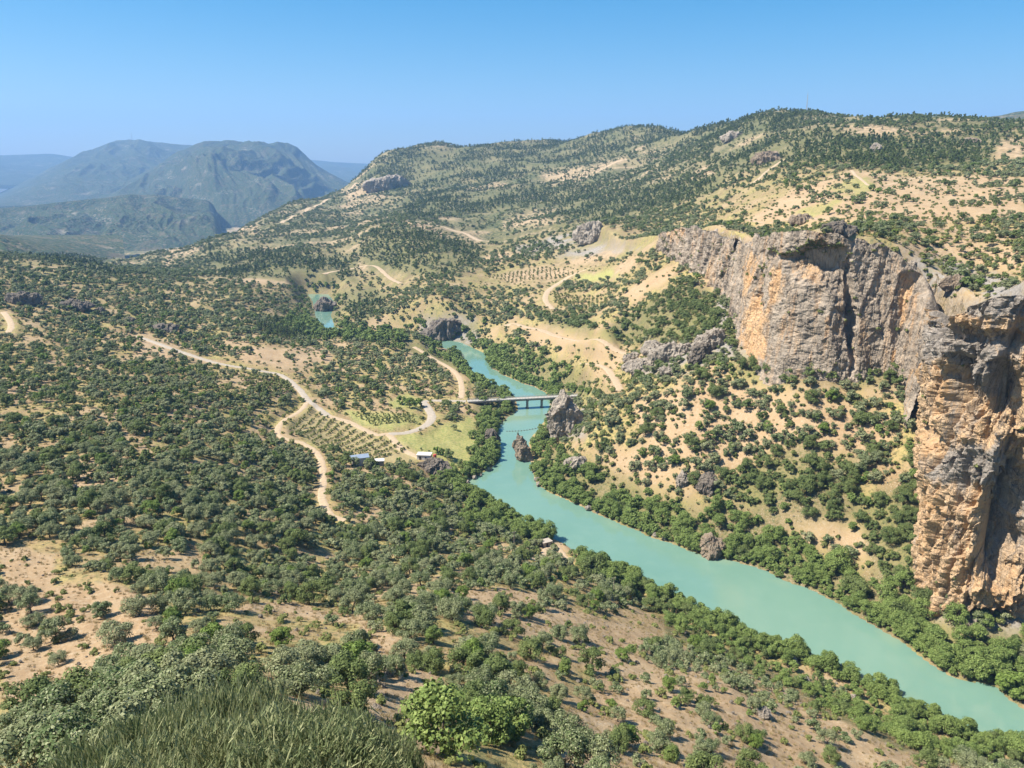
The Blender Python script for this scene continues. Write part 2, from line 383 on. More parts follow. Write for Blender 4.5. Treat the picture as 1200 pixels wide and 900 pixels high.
# ------------------------------------------------------------------ object helpers
def tag(o, label=None, cat=None, group=None, kind=None):
    if label: o['label'] = label
    if cat: o['category'] = cat
    if group: o['group'] = group
    if kind: o['kind'] = kind
    return o
def fast_mesh(name, V, Fq, attrs=None, smooth=False):
    """V (n,3); Fq (m,k) all faces with k corners, or list of lists"""
    me = bpy.data.meshes.new(name)
    V = np.asarray(V, np.float32)
    if isinstance(Fq, np.ndarray):
        m, k = Fq.shape
        me.vertices.add(len(V)); me.vertices.foreach_set('co', V.ravel())
        me.loops.add(m * k); me.loops.foreach_set('vertex_index', Fq.astype(np.int32).ravel())
        me.polygons.add(m); me.polygons.foreach_set('loop_start', np.arange(0, m * k, k, dtype=np.int32))
        try: me.polygons.foreach_set('loop_total', np.full(m, k, np.int32))
        except Exception: pass
    else:
        me.from_pydata(V.tolist(), [], [list(map(int, f)) for f in Fq])
    if attrs:
        for an, (ty, data) in attrs.items():
            a = me.attributes.new(an, ty, 'POINT')
            a.data.foreach_set({'FLOAT': 'value', 'INT': 'value', 'FLOAT_VECTOR': 'vector', 'FLOAT_COLOR': 'color'}[ty], np.asarray(data, np.int32 if ty == 'INT' else np.float32).ravel())
    me.update(calc_edges=True); me.validate(verbose=False)
    me.polygons.foreach_set('use_smooth', np.full(len(me.polygons), smooth))
    return me
def link(name, me, mat=None, parent=None, loc=(0, 0, 0), rz=0.0):
    o = bpy.data.objects.new(name, me); C.objects.link(o)
    if mat and me and not me.materials: me.materials.append(mat)
    if parent: o.parent = parent
    o.location = loc; o.rotation_euler = (0, 0, rz)
    return o
def empty(name, loc, rz=0.0):
    o = bpy.data.objects.new(name, None); C.objects.link(o); o.location = loc; o.rotation_euler = (0, 0, rz); o.empty_display_size = 0.5
    return o
def grid_faces(nr, nc, wrap=False):
    i = np.arange(nr - 1)[:, None]; j = np.arange(nc if wrap else nc - 1)[None]
    j2 = (j + 1) % nc
    return np.stack([(i * nc + j) + 0 * j, i * nc + j2, (i + 1) * nc + j2, (i + 1) * nc + j + 0 * j2], -1).reshape(-1, 4)

class MB:
    """collects simple solids into one mesh"""
    def __init__(self): self.v, self.f = [], []
    def add(self, V, Fs):
        o = len(self.v); self.v += [tuple(p) for p in V]; self.f += [[i + o for i in f] for f in Fs]
    def box(self, c, s, rz=0.0):
        c = np.array(c, float); h = np.array(s, float) / 2; ca, sa = math.cos(rz), math.sin(rz); V = []
        for dz in (-1, 1):
            for dx, dy in ((-1, -1), (1, -1), (1, 1), (-1, 1)):
                x, y = dx * h[0], dy * h[1]; V.append((c[0] + x * ca - y * sa, c[1] + x * sa + y * ca, c[2] + dz * h[2]))
        self.add(V, [(3, 2, 1, 0), (4, 5, 6, 7), (0, 1, 5, 4), (1, 2, 6, 5), (2, 3, 7, 6), (3, 0, 4, 7)])
    def tube(self, pts, rad, n=6):
        P = np.array(pts, float); R = np.broadcast_to(np.asarray(rad, float), (len(P),)); V, Fs = [], []
        for i, p in enumerate(P):
            d = P[min(i + 1, len(P) - 1)] - P[max(i - 1, 0)]; d /= np.linalg.norm(d) + 1e-9
            a = np.cross(d, (0.31, 0.9, 0.1) if abs(d[1]) < 0.8 else (1, 0, 0)); a /= np.linalg.norm(a); b = np.cross(d, a)
            for k in range(n):
                w = 2 * PI * k / n; V.append(p + (a * math.cos(w) + b * math.sin(w)) * R[i])
        for i in range(len(P) - 1):
            for k in range(n): Fs.append((i * n + k, i * n + (k + 1) % n, (i + 1) * n + (k + 1) % n, (i + 1) * n + k))
        Fs += [tuple(range(n))[::-1], tuple((len(P) - 1) * n + k for k in range(n))]
        self.add(V, Fs)
    def mesh(self, name): return fast_mesh(name, np.array(self.v), self.f)
    def build(self, name, mat, parent=None, loc=(0, 0, 0), rz=0.0): return link(name, self.mesh(name), mat, parent, loc, rz)

# ------------------------------------------------------------------ materials
def N(nt, ty, **kw):
    n = nt.nodes.new(ty)
    for k, v in kw.items():
        if k in n.inputs: n.inputs[k].default_value = v
        else: setattr(n, k, v)
    return n
class MatB:
    def __init__(self, name, rough=0.9, spec=0.2):
        self.m = bpy.data.materials.new(name); self.m.use_nodes = True; self.nt = self.m.node_tree
        self.b = self.nt.nodes['Principled BSDF']; self.b.inputs['Roughness'].default_value = rough; self.b.inputs['Specular IOR Level'].default_value = spec
        self.co = N(self.nt, 'ShaderNodeTexCoord').outputs['Object']
    def link(self, a, b): self.nt.links.new(a, b)
    def attr(self, n): return N(self.nt, 'ShaderNodeAttribute', attribute_name=n)
    def mapped(self, sc):
        m = N(self.nt, 'ShaderNodeMapping'); m.inputs['Scale'].default_value = sc; self.link(self.co, m.inputs['Vector']); return m.outputs[0]
    def noise(self, scale, detail=4, rough=0.6, vec=None, dist=0.0):
        n = N(self.nt, 'ShaderNodeTexNoise'); n.inputs['Scale'].default_value = scale; n.inputs['Detail'].default_value = detail; n.inputs['Roughness'].default_value = rough; n.inputs['Distortion'].default_value = dist
        self.link(vec or self.co, n.inputs['Vector']); return n.outputs['Fac']
    def vor(self, scale, vec=None, feat='F1'):
        n = N(self.nt, 'ShaderNodeTexVoronoi', feature=feat); n.inputs['Scale'].default_value = scale; self.link(vec or self.co, n.inputs['Vector']); return n
    def ramp(self, fac, a, b, lo=0.0, hi=1.0):
        n = N(self.nt, 'ShaderNodeMapRange'); self.link(fac, n.inputs[0])
        for i, v in zip((1, 2, 3, 4), (a, b, lo, hi)): n.inputs[i].default_value = v
        return n.outputs[0]
    def mix(self, fac, a, b, mode='MIX'):
        n = N(self.nt, 'ShaderNodeMix', data_type='RGBA', blend_type=mode)
        for s, v in ((0, fac), (6, a), (7, b)):
            if hasattr(v, 'is_linked'): self.link(v, n.inputs[s])
            elif s == 0: n.inputs[0].default_value = v
            else: n.inputs[s].default_value = (*v, 1)
        return n.outputs[2]
    def math(self, op, a, b=0.5):
        n = N(self.nt, 'ShaderNodeMath', operation=op)
        for i, v in enumerate((a, b)):
            if hasattr(v, 'is_linked'): self.link(v, n.inputs[i])
            else: n.inputs[i].default_value = v
        return n.outputs[0]
    def out(self, col, bump=None, strength=0.5, dist=1.0, rough=None):
        if hasattr(col, 'is_linked'): self.link(col, self.b.inputs['Base Color'])
        else: self.b.inputs['Base Color'].default_value = (*col, 1)
        if bump is not None:
            n = N(self.nt, 'ShaderNodeBump'); n.inputs['Strength'].default_value = strength; n.inputs['Distance'].default_value = dist
            self.link(bump, n.inputs['Height']); self.link(n.outputs[0], self.b.inputs['Normal'])
        return self.m

def ground_mat():
    M = MatB('dry_ground', 0.95, 0.1)
    sep = N(M.nt, 'ShaderNodeSeparateColor'); M.link(M.attr('mask').outputs['Color'], sep.inputs[0])
    bare_, grass_, rock_ = sep.outputs[0], sep.outputs[1], sep.outputs[2]
    scrub_ = M.attr('scrub').outputs['Fac']
    n1 = M.noise(0.045, 6, 0.65); n2 = M.noise(0.6, 6, 0.7); n3 = M.noise(3.5, 4, 0.7); n4 = M.noise(0.012, 5, 0.6)
    soil = M.mix(M.ramp(n1, 0.35, 0.65), (0.340, 0.232, 0.130), (0.395, 0.290, 0.170))
    soil = M.mix(M.ramp(n2, 0.48, 0.72), soil, (0.45, 0.355, 0.235))
    soil = M.mix(M.math('MULTIPLY', M.ramp(n3, 0.45, 0.7), 0.55), soil, (0.25, 0.155, 0.085))
    straw = M.mix(M.ramp(n2, 0.35, 0.65), (0.42, 0.32, 0.135), (0.23, 0.215, 0.08))
    under = M.mix(M.ramp(n1, 0.42, 0.6), straw, (0.30, 0.205, 0.11))
    under = M.mix(M.ramp(n2, 0.5, 0.68), under, (0.095, 0.105, 0.045))
    col = M.mix(bare_, under, soil)
    # far slopes: scrub specks too small to model one by one
    v = M.vor(0.16)
    speck = M.math('MULTIPLY', M.ramp(v.outputs['Distance'], 0.62, 0.36), M.ramp(n4, 0.36, 0.56))
    farg = M.mix(M.ramp(n4, 0.4, 0.62), (0.22, 0.185, 0.10), (0.12, 0.122, 0.055))
    farc = M.mix(speck, M.mix(bare_, farg, (0.37, 0.275, 0.17)), (0.052, 0.066, 0.03))
    col = M.mix(scrub_, col, farc)
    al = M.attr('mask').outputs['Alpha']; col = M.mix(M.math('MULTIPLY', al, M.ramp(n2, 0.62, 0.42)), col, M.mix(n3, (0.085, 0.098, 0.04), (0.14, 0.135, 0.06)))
    gr = M.mix(M.ramp(n2, 0.4, 0.62), (0.37, 0.325, 0.125), (0.21, 0.235, 0.075))
    col = M.mix(grass_, col, gr)
    rk = M.mix(M.ramp(n2, 0.35, 0.65), (0.17, 0.155, 0.135), (0.34, 0.31, 0.27))
    col = M.mix(M.math('MULTIPLY', rock_, M.ramp(n1, 0.35, 0.55)), col, rk)
    # pebbles
    pv = M.vor(1.3); pe = M.math('MULTIPLY', M.ramp(pv.outputs['Distance'], 0.26, 0.16), M.ramp(n1, 0.5, 0.6))
    col = M.mix(M.math('MULTIPLY', pe, 0.7), col, (0.46, 0.40, 0.32))
    h = M.math('ADD', M.math('MULTIPLY', n2, 0.5), M.math('MULTIPLY', n3, 0.25))
    return M.out(col, h, 0.8, 0.9)

def cliff_mat(name, grey, dark, orange):
    M = MatB(name, 0.92, 0.15)
    sep = N(M.nt, 'ShaderNodeSeparateColor'); M.link(M.attr('mask').outputs['Color'], sep.inputs[0])
    st = M.mapped((1, 1, 0.07)); s1 = M.noise(0.14, 7, 0.7, st, 0.5); s2 = M.noise(0.6, 6, 0.7, st)
    n1 = M.noise(0.09, 6, 0.65, None, 0.5); n2 = M.noise(0.9, 6, 0.7); n3 = M.noise(4.0, 4, 0.7)
    g = M.mix(M.ramp(n1, 0.35, 0.65), grey, tuple(c * 0.66 for c in grey))
    g = M.mix(M.ramp(s1, 0.53, 0.68), g, dark)
    g = M.mix(M.math('MULTIPLY', M.ramp(s2, 0.52, 0.72), 0.6), g, tuple(c * 1.35 for c in grey))
    o = M.mix(M.ramp(n1, 0.36, 0.6), orange, (orange[0] * 1.12, orange[1] * 1.25, orange[2] * 1.45))
    o = M.mix(M.ramp(n2, 0.5, 0.72), o, (0.52, 0.40, 0.27))
    o = M.mix(M.math('MULTIPLY', M.ramp(s1, 0.58, 0.7), 0.5), o, (0.27, 0.13, 0.06))
    fac = M.math('ADD', sep.outputs[0], M.math('MULTIPLY', M.math('SUBTRACT', s1, 0.5), 1.6))
    col = M.mix(M.ramp(M.math('ADD', fac, M.math('ADD', M.math('MULTIPLY', M.math('SUBTRACT', n2, 0.5), 0.5), M.math('MULTIPLY', M.math('SUBTRACT', s2, 0.5), 0.8))), 0.33, 0.66), g, o)
    rm = M.math('MULTIPLY', sep.outputs[1], M.ramp(n1, 0.38, 0.56)); col = M.mix(rm, col, M.mix(M.ramp(n2, 0.45, 0.6), (0.40, 0.295, 0.165), (0.20, 0.175, 0.08)))        # soil on the rim
    wv = M.mapped((1, 1, 0.3)); wn = N(M.nt, 'ShaderNodeTexNoise'); wn.inputs['Scale'].default_value = 0.3; wn.inputs['Detail'].default_value = 4; M.link(wv, wn.inputs['Vector'])
    wm_ = N(M.nt, 'ShaderNodeMix', data_type='VECTOR'); wm_.inputs[0].default_value = 0.5; va = N(M.nt, 'ShaderNodeVectorMath', operation='SCALE'); va.inputs['Scale'].default_value = 6.0; M.link(wn.outputs['Color'], va.inputs[0]); vb = N(M.nt, 'ShaderNodeVectorMath', operation='ADD'); M.link(wv, vb.inputs[0]); M.link(va.outputs[0], vb.inputs[1])
    ck = M.vor(0.16, vb.outputs[0], 'DISTANCE_TO_EDGE'); ck2 = M.vor(0.5, vb.outputs[0], 'DISTANCE_TO_EDGE')
    crk = M.math('MAXIMUM', M.ramp(ck.outputs['Distance'], 0.035, 0.0), M.math('MULTIPLY', M.ramp(ck2.outputs['Distance'], 0.05, 0.0), 0.55))
    crk = M.math('MULTIPLY', crk, M.ramp(n1, 0.35, 0.6)); col = M.mix(M.math('MULTIPLY', crk, 0.75), col, (0.075, 0.065, 0.055))
    col = M.mix(M.math('MULTIPLY', M.ramp(n3, 0.58, 0.72), 0.5), col, (0.10, 0.088, 0.075))
    h = M.math('ADD', M.math('SUBTRACT', M.math('MULTIPLY', n2, 0.7), M.math('MULTIPLY', crk, 0.5)), M.math('ADD', M.math('MULTIPLY', n3, 0.22), M.math('MULTIPLY', s2, 0.35)))
    return M.out(col, h, 0.9, 1.6)

def rock_mat(name, a, b):
    M = MatB(name, 0.92, 0.15)
    n1 = M.noise(0.25, 6, 0.65); n2 = M.noise(1.6, 6, 0.7); st = M.mapped((1, 1, 0.3)); s = M.noise(0.6, 5, 0.65, st)
    c = M.mix(M.ramp(n1, 0.35, 0.65), a, b); c = M.mix(M.math('MULTIPLY', M.ramp(s, 0.52, 0.7), 0.75), c, (0.085, 0.078, 0.07))
    c = M.mix(M.math('MULTIPLY', M.ramp(n2, 0.55, 0.7), 0.5), c, tuple(min(1, q * 1.35) for q in b))
    return M.out(c, M.math('ADD', n2, M.math('MULTIPLY', n1, 0.8)), 0.9, 1.2)

def leaf_mat(name, a, b, tip, trans=0.15):
    M = MatB(name, 0.75, 0.2)
    oi = N(M.nt, 'ShaderNodeObjectInfo').outputs['Random']; ge = N(M.nt, 'ShaderNodeNewGeometry').outputs['Random Per Island']
    c = M.mix(oi, a, b); c = M.mix(M.ramp(ge, 0.55, 1.0), c, tip)
    c = M.mix(M.ramp(ge, 0.0, 0.3, 0.55, 0.0), c, tuple(q * 0.5 for q in a))
    M.out(c)
    tr = N(M.nt, 'ShaderNodeBsdfTranslucent'); M.link(c, tr.inputs[0])
    mx = N(M.nt, 'ShaderNodeMixShader'); mx.inputs[0].default_value = trans
    M.link(M.b.outputs[0], mx.inputs[1]); M.link(tr.outputs[0], mx.inputs[2]); M.link(mx.outputs[0], M.nt.nodes['Material Output'].inputs[0])
    return M.m
def plain(name, c, rough=0.8, var=0.25, scale=1.5, spec=0.3):
    M = MatB(name, rough, spec); n = M.noise(scale, 5, 0.65)
    return M.out(M.mix(M.ramp(n, 0.3, 0.7), tuple(q * (1 - var) for q in c), tuple(min(1, q * (1 + var)) for q in c)), n, 0.3, 0.05)
def mountain_mat(name, green, soil, cover, rocky=0.5):
    M = MatB(name, 0.95, 0.1)
    n0 = M.noise(0.0022, 6, 0.62); n1 = M.noise(0.011, 6, 0.65); v = M.vor(0.085); n3 = M.noise(0.05, 4, 0.7); st = M.mapped((1, 1, 5)); s = M.noise(0.004, 6, 0.6, st)
    tree = M.math('MULTIPLY', M.ramp(v.outputs['Distance'], 0.85, 0.5), M.ramp(n1, cover, cover + 0.16))
    base = M.mix(M.ramp(n0, 0.4, 0.62), soil, tuple(q * 0.62 for q in soil)); base = M.mix(M.math('MULTIPLY', M.ramp(s, 0.55, 0.68), rocky), base, (0.40, 0.35, 0.29))
    c = M.mix(tree, base, M.mix(n3, green, tuple(q * 1.9 for q in green)))
    return M.out(c, M.math('ADD', M.math('MULTIPLY', v.outputs['Distance'], -0.6), n3), 0.8, 9.0)

def water_mat():
    M = MatB('milky_turquoise_water', 0.05, 0.5)
    n1 = M.noise(0.012, 4, 0.6); n2 = M.noise(0.9, 3, 0.6); a = M.attr('shallow').outputs['Fac']
    c = M.mix(M.ramp(n1, 0.35, 0.65), (0.124, 0.232, 0.178), (0.150, 0.260, 0.198))
    c = M.mix(M.math('MULTIPLY', a, 0.55), c, (0.24, 0.30, 0.19))
    n4 = M.noise(0.10, 4, 0.6); c = M.mix(M.math('MULTIPLY', M.ramp(n4, 0.5, 0.7), 0.3), c, (0.168, 0.275, 0.212)); return M.out(c, M.math('ADD', n2, M.math('MULTIPLY', n4, 2.0)), 0.12, 0.16)

MG = ground_mat()
MC = cliff_mat('limestone_cliff', (0.42, 0.345, 0.265), (0.125, 0.105, 0.088), (0.55, 0.325, 0.155))
MBL = cliff_mat('ochre_cliff', (0.37, 0.32, 0.265), (0.11, 0.10, 0.09), (0.52, 0.325, 0.165))
MR = rock_mat('grey_rock', (0.29, 0.245, 0.195), (0.41, 0.355, 0.285))
MRD = rock_mat('dark_shaded_rock', (0.15, 0.125, 0.10), (0.23, 0.195, 0.155))  # darker rock tone: shade on the viewer-facing faces is put into the colour
MRB = rock_mat('brown_rock', (0.26, 0.19, 0.125), (0.30, 0.245, 0.185))
MW = water_mat()
L_OL = leaf_mat('olive_leaves', (0.088, 0.130, 0.044), (0.200, 0.215, 0.105), (0.31, 0.325, 0.18))
L_RV = leaf_mat('riverside_leaves', (0.115, 0.170, 0.042), (0.165, 0.225, 0.056), (0.26, 0.32, 0.10))
L_OK = leaf_mat('oak_leaves', (0.085, 0.120, 0.036), (0.125, 0.158, 0.048), (0.19, 0.23, 0.08))
L_PN = leaf_mat('pine_needles', (0.080, 0.116, 0.036), (0.118, 0.155, 0.048), (0.18, 0.215, 0.075))
L_SH = leaf_mat('shrub_leaves', (0.120, 0.150, 0.042), (0.185, 0.200, 0.062), (0.27, 0.28, 0.10))
L_LM = leaf_mat('lime_leaves', (0.095, 0.150, 0.028), (0.125, 0.185, 0.036), (0.20, 0.26, 0.065))
L_BR = leaf_mat('broom_stems', (0.150, 0.190, 0.080), (0.200, 0.230, 0.105), (0.40, 0.40, 0.21), 0.3)
L_DG = leaf_mat('dry_grass_blades', (0.33, 0.25, 0.11), (0.42, 0.33, 0.16), (0.50, 0.42, 0.24), 0.2)
M_BARK = plain('bark', (0.10, 0.078, 0.058), 0.9, 0.35, 3)
M_ASPH = plain('worn_pale_road', (0.35, 0.30, 0.235), 0.9, 0.14, 0.4)
M_DIRT = plain('pale_dirt', (0.41, 0.31, 0.20), 0.95, 0.16, 0.5)
M_GRAV = plain('pale_gravel', (0.36, 0.305, 0.235), 0.95, 0.25, 2.5)
M_CONC = plain('concrete', (0.42, 0.39, 0.34), 0.85, 0.14, 0.8)
M_CONCD = plain('weathered_concrete', (0.24, 0.22, 0.195), 0.9, 0.2, 0.8)
M_WHITE = plain('white_render', (0.56, 0.53, 0.48), 0.8, 0.08, 0.9)
M_BLUE = plain('blue_metal_roof', (0.22, 0.27, 0.34), 0.5, 0.1, 0.6)
M_DARK = plain('dark_opening', (0.03, 0.03, 0.032), 0.6, 0.2)
M_RED = plain('red_paint', (0.42, 0.075, 0.055), 0.5, 0.1)
M_WOOD = plain('grey_wood', (0.22, 0.185, 0.145), 0.85, 0.25, 3)
M_STONE = plain('rough_stone_wall', (0.36, 0.31, 0.25), 0.95, 0.3, 2.5)
M_STEEL = plain('galvanised_steel', (0.40, 0.40, 0.41), 0.45, 0.1)
M_BUOY = plain('white_float', (0.10, 0.10, 0.10), 0.5, 0.1)

# ------------------------------------------------------------------ ground, river, roads
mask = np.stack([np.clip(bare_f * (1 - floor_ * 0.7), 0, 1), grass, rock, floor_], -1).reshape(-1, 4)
V = np.stack([gx, gy, gz], -1).reshape(-1, 3)
fc = grid_faces(NR, NT)[:, ::-1]
me = fast_mesh('ground', V, fc, {'mask': ('FLOAT_COLOR', mask), 'scrub': ('FLOAT', scrub.ravel())}, True)
tag(link('ground', me, MG), kind='structure')

# river water: polar sub-grid cells whose centre is near the river
wm = (rd < 5)
ii, jj = np.nonzero(wm)
i0, i1, j0, j1 = max(ii.min() - 1, 0), ii.max() + 2, max(jj.min() - 1, 0), jj.max() + 2
sub = np.s_[i0:i1, j0:j1]
sx, sy, sd = gx[sub], gy[sub], rd[sub]
fq = grid_faces(*sx.shape)[:, ::-1]
keep = (sd.ravel()[fq] < 5).any(1)
fq = fq[keep]; used, inv = np.unique(fq, return_inverse=True); fq = inv.reshape(fq.shape)
bar = at_z(604, 487, 0)
shal = np.maximum(np.exp(-(np.hypot(sx - bar[0], (sy - bar[1]) * 0.6) / 14) ** 2), 0.8 * sstep(-9, 0, sd) * sstep(0.0, 0.4, fbm(sx / 22, sy / 22, 1, 2)))
Vw = np.stack([sx.ravel(), sy.ravel(), np.zeros(sx.size)], -1)[used]
tag(link('river', fast_mesh('river', Vw, fq, {'shallow': ('FLOAT', shal.ravel()[used])}, True), MW), kind='structure')

def strip(name, pts, w, mat, lift):
    d = np.gradient(pts, axis=0); d /= np.linalg.norm(d, axis=1)[:, None] + 1e-9
    n = np.stack([-d[:, 1], d[:, 0]], -1)
    k = np.linspace(-0.5, 0.5, 7)
    wv = w * (1 + 0.14 * pnoise(np.arange(len(pts)) / 6.0, 0.3))
    wv = wv[:, None] * (1 + (np.abs(k[None]) > 0.4) * 0.32 * np.stack([pnoise(np.arange(len(pts)) / 1.7, 3.3 * j_) for j_ in range(7)], 1))
    X = pts[:, None, 0] + n[:, None, 0] * k[None] * wv; Y = pts[:, None, 1] + n[:, None, 1] * k[None] * wv
    Z = HG(X, Y) + lift - 0.25 * np.abs(k[None] * 2) ** 6
    m = fast_mesh(name, np.stack([X, Y, Z], -1).reshape(-1, 3), grid_faces(len(pts), 7)[:, ::-1], None, True)
    return tag(link(name, m, mat), kind='structure')
for i, k in enumerate(ROADS):
    m, w, _ = ROADS[k]
    if k == 'footpath': continue
    nm = {'road': 'road', 'dirt': 'dirt_track', 'foot': 'footpath'}[k.split('_')[0][:4]]
    strip(nm, road_pts[k], w, {'asphalt': M_ASPH, 'dirt': M_DIRT, 'gravel': M_GRAV}[m], 0.22 + 0.004 * i)

# ------------------------------------------------------------------ far mountains
def mountain(name, ridge, D, w, foot, mat, seed, spur=0.22, cap=0.0, behind=900, nth=420, nr=260):
    R = np.array(ridge, float)
    us = np.linspace(R[0, 0], R[-1, 0], nth); vs = np.interp(us, R[:, 0], R[:, 1])
    vs = np.convolve(np.pad(vs, 4, mode='edge'), np.ones(9) / 9, 'valid')
    dx, yw, zw = ray(us, vs); hor = np.hypot(dx, yw)
    th = np.arctan2(dx, yw); zr = EYE + zw / hor * D
    q = np.concatenate([np.linspace(0, 1, nr), 1 + np.linspace(0.02, 1, 30)])
    r = np.where(q <= 1, D - w + w * q, D + behind * (q - 1))
    T, Q = np.meshgrid(th, q); Rr = np.broadcast_to(r[:, None], T.shape)
    x, y = Rr * np.sin(T), Rr * np.cos(T)
    qq = np.clip(Q, 0, 1)
    g = qq ** 1.25
    if cap: g = g * (1 - cap) + cap * sstep(0.86, 0.97, qq + 0.03 * pnoise(T * 60, qq * 3, seed))
    H = zr[None] - foot
    z = foot + H * g
    lat = T * D
    sp = ridged(lat / (0.085 * D) + 0.35 * pnoise(qq * 4, lat / (0.1 * D), seed), qq * 1.1 + seed, seed, 5, 0.52)
    z = z + np.maximum(H, 30) * spur * sp * (np.sin(np.clip(qq, 0, 1) * PI) ** 0.8) * 0.55
    z = z + fbm(x / 55, y / 55, seed, 3) * 4.0 * np.clip((1 - qq) * 8 + 0.3, 0, 1)
    z = np.where(Q > 1, foot + H * (1 - 0.9 * (Q - 1) ** 1.2), z)
    z[0] -= 40
    m = fast_mesh(name, np.stack([x, y, z], -1).reshape(-1, 3), grid_faces(*T.shape)[:, ::-1], None, True)
    return tag(link(name, m, mat), kind='structure')
MM1 = mountain_mat('forested_mountain', (0.026, 0.040, 0.018), (0.12, 0.105, 0.065), 0.30)
MM2 = mountain_mat('forested_foothill', (0.028, 0.044, 0.018), (0.17, 0.14, 0.085), 0.33)
mountain('mountain', [(-260,196),(-120,190),(0,182),(30,181),(62,180),(85,184),(140,188),(240,196),(340,188),(362,187),(392,190),(432,192),(470,196),(620,205)], 15500, 4500, 60, MM1, 1, 0.2)
mountain('mountain', [(-300,310),(-150,275),(-60,250),(0,226),(40,207),(85,186),(110,175),(130,167),(155,166),(190,170),(240,172),(300,190),(380,225),(430,245)], 11500, 4200, -60, MM1, 2, 0.42)
mountain('mountain', [(-200,300),(-80,262),(0,250),(40,243),(84,235),(125,222),(165,205),(200,186),(226,171),(243,167),(262,168),(300,168),(330,170),(346,173),(358,184),(370,194),(392,206),(412,216),(440,232),(480,250)], 8200, 3300, -120, MM1, 3, 0.5, 0.14)
mountain('hill', [(-200,262),(-60,250),(0,244),(48,240),(103,234),(150,230),(190,229),(222,233),(246,236),(254,246),(259,262),(264,282),(275,305)], 5000, 1500, -140, MM1, 4, 0.5, 0.25)
mountain('hill', [(-250,262),(-100,270),(0,276),(22,284),(44,291),(73,299),(103,310),(125,320),(150,330)], 2300, 700, -30, MM2, 5, 0.25)
mountain('mountain', [(1020,158),(1080,147),(1120,141),(1145,138),(1170,136),(1190,131),(1215,128),(1300,124),(1420,130)], 3900, 1500, 150, MM2, 6, 0.2)

